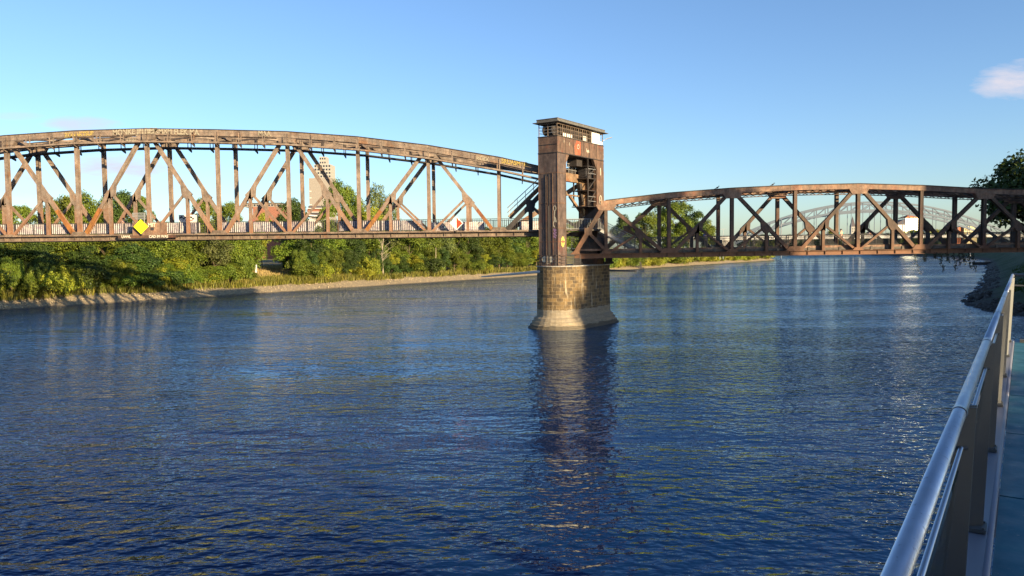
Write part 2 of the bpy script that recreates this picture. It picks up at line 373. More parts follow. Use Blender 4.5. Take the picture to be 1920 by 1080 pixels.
def lpos(px, d):
    """ground point on the left bank, d metres inland of the water's edge, seen at column px"""
    k = (px-960)/F*1.0
    u = (k*(111+.5659*d)+76+.8245*d)/(.5659-.8245*k)
    return lshore(u, d), u
prof_l = [(-4, -1.2), (0, -.05), (1.6, .45), (4.5, 1.1), (5.5, 1.45), (10, 2.0), (20, 3.2), (45, 4.6), (120, 5.0), (1500, 6.0)]
lp = [lshore(u) for u in (-220, 0, 200, 330)]+[Vector((158, 452, 0)), Vector((166, 468, 0))]
bank('left_bank', M_lland, lp, lambda p: -NV, prof_l, 3.0, .5, 1)
tipb = [Vector((166, 468, 0)), Vector((160, 480, 0)), Vector((135, 505, 0)), Vector((60, 560, 0)), Vector((-100, 640, 0)), Vector((-900, 900, 0))]
mbt = MB(); pts = [lshore(u) for u in (330, 395)]+tipb+[Vector((-900, 560, 0))]
mbt.v = [(166, 466, .1), (150, 476, 2.2), (120, 500, 3), (50, 553, 3), (-110, 632, 3), (-900, 890, 3), (-600, 500, 3.3), (60, 330, 3.3), (140, 440, 2.4)]
mbt.f = [(0, 1, 8), (1, 2, 8), (2, 3, 7, 8), (3, 4, 7), (4, 5, 6, 7)]
mbt.build('headland', M_far, kind='structure')
rp = [Vector(p) for p in ((44, -60, 0), (52, 0, 0), (60, 40, 0), (63, 70, 0), (58, 86, 0), (60.5, 95, 0), (66, 108, 0), (84, 133, 0), (121, 190, 0), (176, 276, 0), (243, 383, 0), (284, 470, 0), (303, 574, 0), (318, 656, 0), (330, 720, 0), (480, 800, 0), (900, 860, 0))]
prof_r = [(-3, -1), (0, -.05), (2, .6), (4.5, 1.4), (6, 2.0), (9, 3.6), (14, 5.6), (22, 6.6), (60, 7.0), (400, 7.0), (3000, 7)]
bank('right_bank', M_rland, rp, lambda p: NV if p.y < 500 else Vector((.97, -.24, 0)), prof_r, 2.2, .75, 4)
fb = MB()
fb.v = [(-3000, 1100, -.5), (-200, 800, -.3), (120, 775, -.3), (330, 770, -.3), (700, 800, -.3), (4000, 900, -.3),
        (-3000, 1150, 3), (-200, 815, 3), (120, 790, 3), (330, 785, 3), (700, 815, 3), (4000, 915, 3),
        (-9000, 9000, 6), (-3000, 9000, 6), (0, 9000, 6), (1500, 9000, 6), (4000, 9000, 6), (9000, 9000, 6)]
for i in range(5): fb.f += [(i, i+1, i+7, i+6), (i+6, i+7, i+13, i+12)]
fb.build('far_bank', M_far, kind='structure')

# riprap stones at the right shore
def rock(mb, c, r):
    i = len(mb.v); n = 7; m = 4
    for a in range(m+1):
        ph = math.pi*a/m
        for b in range(n):
            th = 2*math.pi*b/n+a*.4; rr = r*rnd.uniform(.7, 1.15)
            mb.v.append((c.x+rr*math.sin(ph)*math.cos(th), c.y+rr*math.sin(ph)*math.sin(th), c.z+rr*.6*math.cos(ph)))
    for a in range(m):
        for b in range(n): mb.f.append((i+a*n+b, i+(a+1)*n+b, i+(a+1)*n+(b+1) % n, i+a*n+(b+1) % n))
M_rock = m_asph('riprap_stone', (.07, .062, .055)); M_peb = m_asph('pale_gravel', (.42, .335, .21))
mb = MB()
for k in range(480):
    i = rnd.randrange(3, 9); a, b = rp[i], rp[i+1]; p = a.lerp(b, rnd.random()); o = rnd.uniform(-1.2, 2.6)
    p = p+NV*o; z = max(-.1, .1+o*.3); rock(mb, Vector((p.x, p.y, z)), rnd.uniform(.2, .6))
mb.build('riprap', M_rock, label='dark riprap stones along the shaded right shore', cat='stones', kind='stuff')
mb = MB()
for k in range(1500):
    u = rnd.uniform(-15, 1)**2 if rnd.random() < .3 else rnd.uniform(-15, 330); o = rnd.uniform(.5, 4.4)
    p = lshore(u, o); rock(mb, Vector((p.x, p.y, max(-.03, .05+o*.27))), rnd.uniform(.05, .16))
mb.build('beach_gravel', M_peb, label='pale gravel and stones along the sunlit left shore', cat='stones', kind='stuff')

# ------------------------------------------------------------------ pier
C0 = Vector((4.72, 76.0, 0))-NV*1.125       # tower centre line at its near end
def outline(Rr, s0, s1, n=12, grow=0):
    pts = []; r = Rr+grow
    for k in range(n+1):
        a = math.pi*k/n; pts.append(C0+DV*(s0-r*math.sin(a))+NV*(r*math.cos(a)))     # near nose: right -> left
    for k in range(n+1):
        a = math.pi*k/n; pts.append(C0+DV*(s1+r*math.sin(a))-NV*(r*math.cos(a)))
    return pts
def make_pier(label):
    levels = [(-1.0, 1.05), (.12, 1.0), (.13, .82), (.42, .80), (.43, .62), (.74, .58), (.75, .42), (1.05, .36), (1.2, .12), (1.35, .06), (3.0, .03), (6.38, 0)]
    rings = [outline(2.2, 1.85, 8.8, 14, g) for z, g in levels]; n = len(rings[0])
    me = bpy.data.meshes.new('masonry'); vs = []; fs = []; uvs = []
    per = [0]
    base = rings[-1]
    for k in range(n): per.append(per[-1]+(base[(k+1) % n]-base[k]).length)
    for (z, g), ring in zip(levels, rings): vs += [(p.x, p.y, z) for p in ring]
    for i in range(len(levels)-1):
        for k in range(n):
            k2 = (k+1) % n; fs.append((i*n+k, i*n+k2, (i+1)*n+k2, (i+1)*n+k))
            z0 = levels[i][0]; z1 = levels[i+1][0]; uvs += [(per[k], z0), (per[k+1], z0), (per[k+1], z1), (per[k], z1)]
    fs.append(tuple((len(levels)-1)*n+k for k in range(n))); uvs += [(base[k].x, base[k].y) for k in range(n)]
    root = thing('bridge_pier', label, 'bridge pier', (C0.x, C0.y, 0))
    off = OFF[root.name]
    me.from_pydata([(a-off.x, b-off.y, c) for a, b, c in vs], [], fs); uvl = me.uv_layers.new(name='UVMap')
    for i, u in enumerate(uvs): uvl.data[i].uv = u
    me.materials.append(M_stone)
    o = bpy.data.objects.new('masonry', me); COL.objects.link(o); o.parent = root; OFF[o.name] = off
    cap = MB(); ring = outline(2.2, 1.85, 8.8, 14, .10); cap.prism([(p.x, p.y, 6.385) for p in ring], (0, 0, .1)); cap.build('coping', M_stone if False else M_conc, root)
    # nose railing
    rb = MB(); ring = outline(2.2, 1.85, 8.8, 14, -.05); nose = ring[:15]; nose = [nose[0]+DV*.9]+nose+[nose[-1]+DV*3.5]
    for hz in (.38, .74, 1.1):
        rb.path([Vector((p.x, p.y, 6.48+hz)) for p in nose], .028, 6)
    for q in nose[::2]+[nose[-1]]: rb.tube((q.x, q.y, 6.45), (q.x, q.y, 7.6), .035, .035, 6)
    rb.build('railing', M_rail, root)
    return root
pier = make_pier('sunlit ochre stone river pier under the lift tower, with a stepped pale foot')
p2 = copy_tree(pier); p2.location = (-88.5, 76, 0); p2['label'] = 'stone river pier under the far left end of the lift span'
# graffiti stains are in the material; the white boom and the dark boom on the pier
b1 = MB(); s_ = Vector((3.0, 77.2, 5.9)); e_ = at(903, 519, 86); b1.tube(s_, s_.lerp(e_, .5), .15, .12, 8); b1.tube(s_.lerp(e_, .5), e_, .12, .07, 8)
b1.build('boom_pole', M_white, label='long white boom pole reaching left from the top of the stone pier', cat='pole')
b1 = MB(); s_ = Vector((10.2, 84.5, 5.75)); e_ = at(1193, 508, 100); b1.tube(s_, e_, .12, .10, 8)
b1.build('boom_pole', M_dk, label='long dark boom pole reaching right from behind the stone pier', cat='pole')
q = lpos(1198, 1.5)[0]; mb = MB(); mb.prism([(q.x-1.3, q.y, 0), (q.x+1.3, q.y, 0), (q.x+1.0, q.y, 2.6), (q.x-1.0, q.y, 2.9)], (0.4, 2.2, 0)); mb.box(q.x-1.9, q.x+2.3, q.y+.2, q.y+2.6, -.3, .5)
mb.build('mooring_block', M_dk, label='small dark mooring block on the gravel shore right of the pier', cat='mooring block')

# ------------------------------------------------------------------ lift tower
FR = (Vector((4.72, 76.0, 0)), DV, -NV)       # a along the river, b to the left across the tower
T = thing('lift_tower', 'tall rusty riveted lift tower standing on the stone pier with a glazed cabin on top', 'lift tower', (C0.x, C0.y, 6.48))
TW = 2.25; Zb = 6.48; Zt = 19.68; LEG = 1.65; L = 10.0
for nm, a0 in (('near_leg', 0), ('far_leg', 8.4)):
    mb = MB(); a1 = a0+LEG if a0 == 0 else L
    mb.fbox(FR, a0, a1, 0, TW, Zb, 18.05 if False else 18.0)
    leg = mb.build('leg', M_tw if a0 == 0 else M_tr, T)
    tr = MB()
    for z in (7.55, 8.95, 10.35, 12.9, 15.95): tr.fbox(FR, a0-.035, a1+.035, -.035, TW+.035, z-.05, z+.05)
    for (aa, bb) in ((a0, 0), (a1, 0), (a0, TW), (a1, TW)): tr.fbox(FR, aa-.03, aa+.03, bb-.03, bb+.03, Zb, 17.98)
    if a0 == 0:
        tr.fbox(FR, -.05, 0, .55, .62, Zb, 15.9); tr.fbox(FR, -.05, 0, .62, 1.0, 10.0, 10.05)
    tr.build('edge_trim', M_tr, leg)
    if a0 == 0:
        gv = MB()
        for b0 in (1.02, 1.42): gv.fbox(FR, -.045, -.004, b0-.055, b0+.055, Zb+.3, 15.85)
        gv.fbox(FR, -.09, -.05, .9, 1.6, 12.85, 12.95); gv.tube(FR[0]+DV*-.12-NV*1.02+Vector((0, 0, 7)), FR[0]+DV*-.12-NV*1.02+Vector((0, 0, 12.6)), .03)
        gv.build('guide_slot', M_bk, leg)
        ld = MB()
        for b0 in (1.14, 1.34): ld.fbox(FR, -.13, -.10, b0-.014, b0+.014, Zb+.2, 15.6)
        z = Zb+.4
        while z < 15.5: ld.fbox(FR, -.13, -.11, 1.14, 1.34, z, z+.03); z += .3
        ld.build('ladder', M_tr, leg)
    else:
        ap = MB()
        for z0, z1 in ((8.9, 11.3), (11.9, 14.4), (14.9, 17.3)): ap.fbox(FR, a0-.06, a0-.045, .32, 1.12, z0, z1)
        ap.build('shaft_opening', M_bk, leg)
        ld = MB()
        for b0 in (.12, .28): ld.fbox(FR, a0-.14, a0-.11, b0-.015, b0+.015, 8, 18)
        z = 8.2
        while z < 17.9: ld.fbox(FR, a0-.14, a0-.12, .12, .28, z, z+.03); z += .3
        ld.build('ladder', M_tr, leg)
cb = MB(); cb.fbox(FR, -.02, L+.02, -.02, TW+.02, 18.0, Zt); cbo = cb.build('crossbeam', M_tr, T)
tr = MB()
for a in (0, .0): pass
for a in (1.65, 3.2, 4.9, 6.7, 8.35): tr.fbox(FR, a-.025, a+.025, -.045, -.02, 18.02, Zt-.02)
tr.fbox(FR, -.06, L+.06, -.06, TW+.06, Zt-.07, Zt+.01); tr.fbox(FR, -.06, L+.06, -.06, TW+.06, 17.95, 18.04); tr.fbox(FR, -.05, -.02, 0, TW, 18.78, 18.86)
tr.build('edge_trim', M_dk, cbo)
for (a, sg) in ((LEG, 1), (8.4, -1)):
    for b in (.0, TW-.3):
        P = lambda aa, zz: FR[0]+DV*aa-NV*b+Vector((0, 0, zz))
        MB().prism([P(a, 17.98), P(a+sg*.75, 17.98), P(a, 16.9)], -NV*.3).build('knee_brace', M_tr, T)
# lower cross beam between the legs on the far-left face, its braces and the machinery platform
# cabin
cab = MB()
Zc = 21.02
for a in [0.02]+[1.15+i*.83 for i in range(8)]: cab.fbox(FR, a, a+.07, .02, .09, Zt+.01, Zc)
for a in (0.02, 3.3, 6.6, L-.1): cab.fbox(FR, a, a+.07, TW-.09, TW-.02, Zt+.01, Zc)
cab.fbox(FR, .02, .09, 1.1, 1.17, Zt+.01, Zc); cab.fbox(FR, L-.1, L-.03, .02, .09, Zt+.01, Zc)
for z in (Zt+.05, Zt+.45, Zt+.85, Zt+1.22): cab.fbox(FR, .09, 7.3, .035, .065, z-.018, z+.018)
for a in [.55+i*.83 for i in range(8)]: cab.fbox(FR, a+.2, a+.23, .035, .065, Zt+.03, Zc-.02)
for (a0_, a1_, b0_, b1_) in ((.02, L-.03, .02, .09), (.02, L-.03, TW-.09, TW-.02), (.02, .09, .09, TW-.09), (L-.1, L-.03, .09, TW-.09)): cab.fbox(FR, a0_, a1_, b0_, b1_, Zc-.14, Zc-.02)
cabo = cab.build('cabin_frame', M_ld, T)
for q_ in ((7.35, 9.2, .02, .08, Zt+.02, Zc-.02), (1.3, 3.2, .1, .13, Zt+.03, Zt+.42), (5.6, 6.4, .1, .13, Zt+.1, Zt+.6), (9.25, 9.9, .02, .05, Zt+.1, Zt+.4)): MB().fbox(FR, *q_).build('white_panel', M_white, T)
c3 = MB(); c3.fbox(FR, 2.2, 8.9, .5, TW-.12, Zt+.02, Zc-.03); c3.fbox(FR, 1.4, 2.2, 1.5, TW-.2, Zt+.02, Zc-.25); c3.build('machine_box', M_dk, T)
for a, b in ((.55, .75), (1.35, .55), (.5, 1.7)):
    w = MB(); c = FR[0]+DV*a-NV*b+Vector((0, 0, Zt+.65)); w.tube(c-NV*.06, c+NV*.06, .52, .52, 18); w.tube(c-NV*.16, c+NV*.16, .14, .14, 10)
    w.build('rope_wheel', M_dk, T)
rl = MB()
for z in (.35, .65, .95):
    rl.fbox(FR, .03, .06, .1, TW-.1, Zt+z-.015, Zt+z+.015); rl.fbox(FR, .03, L-.1, TW-.06, TW-.03, Zt+z-.015, Zt+z+.015); rl.fbox(FR, 9.2, L-.05, .03, .06, Zt+z-.015, Zt+z+.015)
rl.build('cabin_rail', M_wrail, T)
rf = MB(); rf.fbox(FR, -.42, L+.5, -.42, TW+.42, Zc, Zc+.07); rf.fbox(FR, -.12, L+.2, -.12, TW+.12, Zc+.07, Zc+.36); rfo = rf.build('roof', M_roofz, T)
MB().fbox(FR, -.16, L+.24, -.16, TW+.16, Zc+.36, Zc+.41).build('roof_edge', M_roofz, rfo)
sf = []
for z in (9.6, 12.85, 14.6, 15.9, 17.2):
    m_ = MB(); m_.fbox(FR, 6.5 if z > 12 else 7.2, 8.36, .1, 2.1, z-.09, z); m_.build('service_platform', M_dk, T)
for b in (.14, 1.9):
    m_ = MB(); m_.fbox(FR, 6.55, 6.68, b-.06, b+.06, 12.9, 17.95); m_.build('service_post', M_dk, T)
for (z0, z1) in ((12.9, 14.5), (14.6, 15.85), (15.9, 17.1)):
    m_ = MB(); m_.beam(FR[0]+DV*6.6-NV*.12+Vector((0, 0, z0)), FR[0]+DV*8.3-NV*.12+Vector((0, 0, z1)), .08, .12); m_.build('service_brace', M_dk, T)
for z in (13.4, 13.9, 16.4, 16.9): MB().fbox(FR, 6.6, 8.36, .08, .12, z-.02, z+.02).build('service_rail', M_wrail, T)
MB().fbox(FR, 7.0, 8.3, .6, 1.8, 16.0, 17.1).build('winch_box', M_bk, T)
MB().fbox(FR, 5.2, 6.4, .7, 1.9, 17.1, 17.95).build('motor_housing', M_dk, T)
for z, a0_ in ((11.15, 1.7), (16.35, 1.7)):
    m_ = MB(); m_.fbox(FR, a0_, a0_+.5, .3, 1.9, z-.06, z); m_.build('service_bracket', M_dk, T)
# balconies on the far end
for zf in (18.35, 15.75, 13.0, 10.6):
    bl = MB(); bl.fbox(FR, L+.04, L+.62, .25, 1.9, zf-.06, zf)
    for (a, b) in ((L+.6, .27), (L+.6, 1.05), (L+.6, 1.88), (L+.1, .27), (L+.1, 1.88)): bl.fbox(FR, a-.02, a+.02, b-.02, b+.02, zf, zf+1.1)
    for z in (.4, .75, 1.1):
        bl.fbox(FR, L+.585, L+.615, .27, 1.88, zf+z-.02, zf+z+.02)
        for b in (.27, 1.88): bl.fbox(FR, L+.04, L+.6, b-.015, b+.015, zf+z-.02, zf+z+.02)
    bl.build('balcony', M_wrail, T)
lp_ = FR[0]+DV*(L+.7)-NV*.5
sl = MB(); sl.tube((lp_.x, lp_.y, 17.6), (lp_.x, lp_.y, 20.35), .045, .035, 8); sl.tube((lp_.x, lp_.y, 20.33), (lp_.x+.75, lp_.y-.1, 20.62), .035, .03, 8)
slo = thing('street_lamp', 'white street lamp sticking out from the right side of the lift tower below its cabin', 'street lamp', (lp_.x, lp_.y, 17.6))
sl.build('pole', M_white, slo); MB().beam((lp_.x+.4, lp_.y-.05, 20.52), (lp_.x+1.1, lp_.y-.12, 20.72), .18, .09).build('lamp_head', M_wrail, slo)
# graffiti on the tower (all flat paint, a few millimetres proud)
def leg_pt(b, z): return FR[0]+DV*(-.012)-NV*b+Vector((0, 0, z))
def side_pt(a, z): return FR[0]+DV*a+NV*.012+Vector((0, 0, z))
def stroke(mb, pts, w, nrm):
    for a, b in zip(pts, pts[1:]): 
        d = (b-a).normalized(); mb.beam(a-d*w*.4, b+d*w*.4, .012, w, nrm)
g = MB(); cx, cz = .36, 12.35
g_pts = [leg_pt(cx+.16*math.cos(t*math.pi/5), cz+.25*math.sin(t*math.pi/5)) for t in range(11)]; stroke(g, g_pts, .06, DV)
stroke(g, [leg_pt(cx, 12.1), leg_pt(cx+.05, 11.6), leg_pt(cx+.06, 11.1), leg_pt(cx+.2, 10.7), leg_pt(cx+.25, 10.3)], .08, DV)
stroke(g, [leg_pt(cx+.06, 11.1), leg_pt(cx-.18, 10.95), leg_pt(cx-.05, 11.4)], .07, DV); stroke(g, [leg_pt(cx+.2, 10.8), leg_pt(cx-.02, 10.3)], .07, DV)
g.build('graffiti_figure', M_gw, T)
g = MB(); 
for k in range(9):
    z = 9.35+k*.10; stroke(g, [leg_pt(.25+.1*math.sin(k*2.3), z), leg_pt(.48+.08*math.cos(k*1.7), z+.12)], .07, DV)
g.build('graffiti_scribble', M_gp, T)
g = MB(); fl = [side_pt(.95+(.33+.07*(k % 2))*math.cos(k*math.pi/9), 8.95+(.5+.1*(k % 2))*math.sin(k*math.pi/9)) for k in range(18)]
g.prism([p for p in fl], NV*.01); g.build('graffiti_flower', M_gy, T)
g = MB(); g.prism([side_pt(.95+.13*math.cos(k*math.pi/6), 8.95+.2*math.sin(k*math.pi/6))+NV*.012 for k in range(12)], NV*.01); g.build('graffiti_flower_eye', M_gr, T)
g = MB(); g.prism([leg_pt(1.2+(.75+.09*math.sin(k*3.3))*math.cos(k*math.pi/10), 7.15+(.42+.06*math.cos(k*2.1))*math.sin(k*math.pi/10)) for k in range(20)], -DV*.01); g.build('graffiti_bubble', M_gw, T)
g = MB()
ring = [side_pt(4.2+.2*math.cos(t*math.pi/6), 18.95+.22*math.sin(t*math.pi/6))+NV*.05 for t in range(13)]; stroke(g, ring, .07, NV)
stroke(g, [side_pt(6.05, 18.95)+NV*.03, side_pt(6.1, 18.6)+NV*.03, side_pt(6.25, 18.8)+NV*.03, side_pt(6.35, 18.5)+NV*.03, side_pt(6.5, 18.85)+NV*.03, side_pt(6.6, 18.6)+NV*.03], .08, NV)
stroke(g, [side_pt(2.4, 19.2)+NV*.03, side_pt(2.45, 18.9)+NV*.03], .05, NV); stroke(g, [side_pt(1.3, 19.3)+NV*.03, side_pt(1.3, 19.1)+NV*.03], .05, NV)
ring = [side_pt(9.3+.25*math.cos(t*math.pi/6), 13.6+.5*math.sin(t*math.pi/6)) for t in range(13)]; stroke(g, ring, .09, NV); stroke(g, [side_pt(9.2, 13.6), side_pt(9.4, 13.2)], .12, NV)
stroke(g, [side_pt(9.3, 17.1), side_pt(9.35, 16.4)], .13, NV)
g.build('graffiti_marks', M_gw, T)
g = MB(); g.prism([side_pt(3.6, 18.1), side_pt(4.8, 18.1), side_pt(4.85, 19.5), side_pt(3.9, 19.6), side_pt(3.5, 18.9)], NV*.012); g.build('rust_patch', M_gr if False else steel('red_lead', (.40, .11, .05), (.33, .10, .05), (.45, .09, .04)), T)

# ------------------------------------------------------------------ trusses
YN, YF = 79.0, 84.2
def truss(root, Y, nodes, bot, tops, endL, endR, chord_h, bw, m_post, m_diag, m_top, m_bot, sub_h, top_first, orange=()):
    """nodes: x of every panel point; bot(x) z of bottom chord centre; tops: z of top chord top edge at node;
       a node i with (i+top_first)%2==0 carries the diagonals at the top"""
    n = len(nodes); th = chord_h
    tc = MB(); tp = MB(); side = Vector((0, 1, 0))
    allx = list(zip(nodes, tops))
    if endL: allx = [endL]+allx
    if endR: allx = allx+[endR]
    for (xa, za), (xb, zb) in zip(allx, allx[1:]):
        tc.beam((xa, Y, za-th/2), (xb, Y, zb-th/2), bw, th, side)
        tp.beam((xa, Y, za+.02), (xb, Y, zb+.02), bw+.16, .07, side); tc.beam((xa, Y, za-th-.02), (xb, Y, zb-th-.02), bw+.12, .04, side)
    for i, (x, z) in enumerate(zip(nodes, tops)):
        tc.box(x-.55, x+.55, Y-bw/2-.015, Y+bw/2+.015, z-th-.02, z-.02)
        if (i+top_first) % 2 == 0:
            yy = Y-bw/2-.03
            tc.prism([(x-1.1, yy, z-th+.05), (x+1.1, yy, z-th+.05), (x+.75, yy, z-th-.55), (x-.75, yy, z-th-.55)], (0, bw+.06, 0))
    tco = tc.build('top_chord', m_top, root); tp.build('top_plate', M_dk, tco)
    bc = MB(); x0 = allx[0][0]; x1 = allx[-1][0]
    bh = .44
    bc.beam((x0, Y, bot(x0)), (x1, Y, bot(x1)), bw*.5, bh, side)
    bc.beam((x0, Y, bot(x0)+bh/2), (x1, Y, bot(x1)+bh/2), bw+.2, .05, side); bc.beam((x0, Y, bot(x0)-bh/2), (x1, Y, bot(x1)-bh/2), bw+.2, .05, side)
    k = x0+.9
    while k < x1: bc.box(k-.02, k+.02, Y-bw/2, Y+bw/2, bot(k)-bh/2+.02, bot(k)+bh/2-.02); k += 1.85
    for i, x in enumerate(nodes):
        if (i+top_first) % 2 == 1:
            z = bot(x)+bh/2; yy = Y-bw/2-.02; bc.prism([(x-1.0, yy, z), (x+1.0, yy, z), (x+.6, yy, z+.5), (x-.6, yy, z+.5)], (0, bw+.04, 0))
        else:
            z = bot(x)+bh/2; yy = Y-bw/2-.02; bc.prism([(x-.6, yy, z), (x+.6, yy, z), (x+.35, yy, z+.3), (x-.35, yy, z+.3)], (0, bw+.04, 0))
    bc.build('bottom_chord', m_bot, root)
    for i, x in enumerate(nodes):
        pb = MB(); pb.hsec((x, Y, bot(x)+.2), (x, Y, tops[i]-th), bw*.9, .34); pb.build('post', m_post, root)
    for i in range(n-1):
        top_at_left = (i+top_first) % 2 == 0
        xa, xb = (nodes[i], nodes[i+1]) if top_at_left else (nodes[i+1], nodes[i])   # xa top node, xb bottom node
        za = tops[i if top_at_left else i+1]-th-.25; sg = 1 if xb > xa else -1
        A = Vector((xa+sg*.55, Y, za)); B = Vector((xb-sg*.55, Y, bot(xb)+.3))
        key = (i, Y == YN)
        mm = M_or if key in orange else m_diag
        # the lower half of some diagonals carries fresh orange rust
        mid = A.lerp(B, .56)
        db = MB(); db.hsec(A, B, bw*.8, .35); db.build('diagonal', m_diag, root)
        if key in orange:
            ob = MB(); ob.hsec(A.lerp(B, .72), B, bw*.8+.012, .362); ob.build('rusted_diagonal_foot', M_or, root)
        gp = MB(); gp.prism([(mid.x-sg*.62, Y-bw*.42, mid.z+.62), (mid.x-sg*.12, Y-bw*.42, mid.z+.42), (mid.x+sg*.52, Y-bw*.42, mid.z-.22), (mid.x+.2, Y-bw*.42, mid.z-.72), (mid.x-.2, Y-bw*.42, mid.z-.72), (mid.x-sg*.52, Y-bw*.42, mid.z-.28)], (0, bw*.84, 0)); gp.build('gusset_plate', m_diag, root)
        sp = MB(); sp.hsec((mid.x, Y, mid.z-.3), (mid.x, Y, bot(mid.x)+.2), bw*.7, .28); sp.build('hanger_post', m_diag, root)
        sd = MB(); sd.hsec((mid.x-sg*.2, Y, mid.z-.1), (xa+sg*.3, Y, bot(xa)+.35), bw*.55, .22); sd.build('sub_diagonal', m_diag, root)
    return tco

# ---- left: the lift span, fully raised position
LS = thing('lift_span', 'long pale rusty arched truss span left of the tower, with scribbled panels along its deck', 'truss bridge', (-40, 81.5, 9.6))
pL = 130.57*YN/F
x936 = at(936, 430, YN).x
nod = [x936-pL*k for k in range(11, -1, -1)]             # far left ... px 936
zt = {0: 295, 1: 273, 2: 257, 3: 247.5, 4: 244, 5: 242, 6: 246, 7: 255}
topz = {k: at(936-130.57*k, y, YN).z for k, y in zt.items()}
mirror = {5: 5, 6: 6, 7: 7, 8: 2, 9: 1, 10: 0, 11: -1}
def tz(k):
    if k <= 7: return topz[k]
    return {8: topz[2]-.3, 9: topz[1]-.3, 10: topz[0]-.2, 11: topz[0]-1.7}[k]
tops = [tz(k) for k in range(11, -1, -1)]
zbl = at(500, 444.5, YN).z-.36
botL = lambda x: zbl+.40
endN = (4.95, at(1016, 309.5, YN).z-.6); endF = (8.25, endN[1])
topfirst = 1 if (11 % 2 == 0) else 0
# px 804 (k=1) carries diagonals at the top -> index 10
tf = 0 if 10 % 2 == 0 else 1
EL = (nod[0]-5.2, tops[0]-1.2)
truss(LS, YN, nod, botL, tops, EL, endN, .62, .52, M_ls, M_ls, M_ls, M_ld, 1, tf, orange={(4, True), (5, True), (3, True), (9, True), (10, True)})
truss(LS, YF, nod, botL, tops, EL, endF, .62, .52, M_ls, M_ls, M_ls, M_ld, 1, tf)
# end panels
zb_ = botL(0)
for Y, (xe, ze) in ((YN, endN), (YF, endF)):
    d = MB(); A = Vector((xe-.3, Y, ze-.9)); B = Vector((nod[-1]+.7, Y, zb_+.3)); d.hsec(A, B, .42, .5); d.build('end_diagonal', M_dk if Y == YN else M_ls, LS)  # near diagonal and inner post: dark steel stands for the shade on them
    mid = A.lerp(B, .5); d = MB(); d.hsec(mid, (mid.x, Y, zb_+.2), .36, .42); d.prism([(mid.x-.5, Y-.24, mid.z+.6), (mid.x+.6, Y-.24, mid.z+.5), (mid.x+.35, Y-.24, mid.z-.7), (mid.x-.35, Y-.24, mid.z-.7)], (0, .48, 0)); d.build('end_post', M_dk if Y == YN else M_in, LS)
    d = MB(); d.hsec(mid, (xe, Y, zb_+.3), .3, .3); d.build('sub_diagonal', M_ls, LS)
    d = MB(); d.box(xe-.28, xe+.28, Y-.26, Y+.26, zb_-.2, ze-.5); d.build('end_post', M_in, LS)
ee = Vector((endF[0]-endN[0], YF-YN, 0)); el = ee.length; ed = ee/el; FE = (Vector((endN[0], YN, 0)), ed, Vector((-ed.y, ed.x, 0)))
pb = MB(); pb.fbox(FE, -.3, el+.35, -.22, .22, endN[1]-1.0, endN[1]-.1); pb.build('portal_beam', M_in, LS)
pb = MB()
P = lambda a, z, b=-.2: FE[0]+ed*a+FE[2]*b+Vector((0, 0, z))
pb.prism([P(el+.4, endN[1]-1.02), P(el-1.6, endN[1]-1.02), P(el-.9, endN[1]-3.6), P(el-.9, endN[1]-5.2), P(el+.4, endN[1]-5.2)], FE[2]*.4)
pb.build('portal_plate', M_in, LS); pb = MB(); pb.prism([P(.2, endN[1]-1.02), P(1.4, endN[1]-1.02), P(.4, endN[1]-3.2), P(.2, endN[1]-3.2)], FE[2]*.4)
pb.build('portal_plate', M_in, LS)
pb = MB(); pb.prism([P(el-1.85, endN[1]-1.05, -.24), P(el-1.25, endN[1]-1.05, -.24), P(el-.75, endN[1]-3.4, -.24), P(el-1.1, endN[1]-3.4, -.24)], FE[2]*-.1); pb.build('portal_brace', M_dk, LS)
pb = MB(); pb.fbox(FE, el-4.4, el-1.5, -.1, .1, endN[1]-2.5, endN[1]-2.35); pb.beam(P(el-3.6, endN[1]-2.5, 0), P(el-.9, endN[1]-4.2, 0), .2, .3); pb.build('portal_strut', M_in, LS)
pg = MB(); stroke(pg, [P(el-.8, endN[1]-3.7, -.23), P(el-.55, endN[1]-4.2, -.23), P(el-.3, endN[1]-4.0, -.23), P(el+.1, endN[1]-4.3, -.23)], .35, FE[2])
stroke(pg, [P(el-.8, endN[1]-4.8, -.23), P(el-.2, endN[1]-4.7, -.23), P(el+.1, endN[1]-5.0, -.23)], .3, FE[2]); pg.build('graffiti_marks', M_gw, LS)
pr = MB()
for z in (.4, .75, 1.05): pr.fbox(FE, .1, el+.2, -.02, .02, endN[1]-.1+z-.02, endN[1]-.1+z+.02)
for k in range(9): pr.fbox(FE, .1+k*el/8-.02, .1+k*el/8+.02, -.02, .02, endN[1]-.1, endN[1]+.98)
pr.build('portal_railing', M_wrail, LS)
mach = MB(); mach.fbox(FE, el*.42, el*.6, .1, .7, endN[1]-.1, endN[1]+.5); mach.tube(P(el*.62, endN[1]+.45, .1), P(el*.62, endN[1]+.45, .5), .4, .4, 14); mach.fbox(FE, el*.7, el+.3, .1, .8, endN[1]-.1, endN[1]+.6); mach.build('lifting_gear', M_dk, LS)
# top lateral bracing
lb = MB()
xs = [EL[0]]+nod+[endN[0]]; zs = [EL[1]]+tops+[endN[1]]
for i, (x, z) in enumerate(zip(xs, zs)): lb.beam((x, YN, z-.45), (x, YF, z-.45), .3, .42)
for i in range(len(xs)-1):
    lb.beam((xs[i], YN, zs[i]-.35), (xs[i+1], YF, zs[i+1]-.35), .16, .16); lb.beam((xs[i], YF, zs[i]-.36), (xs[i+1], YN, zs[i+1]-.36), .16, .16)
lb.build('top_bracing', M_ls, LS)
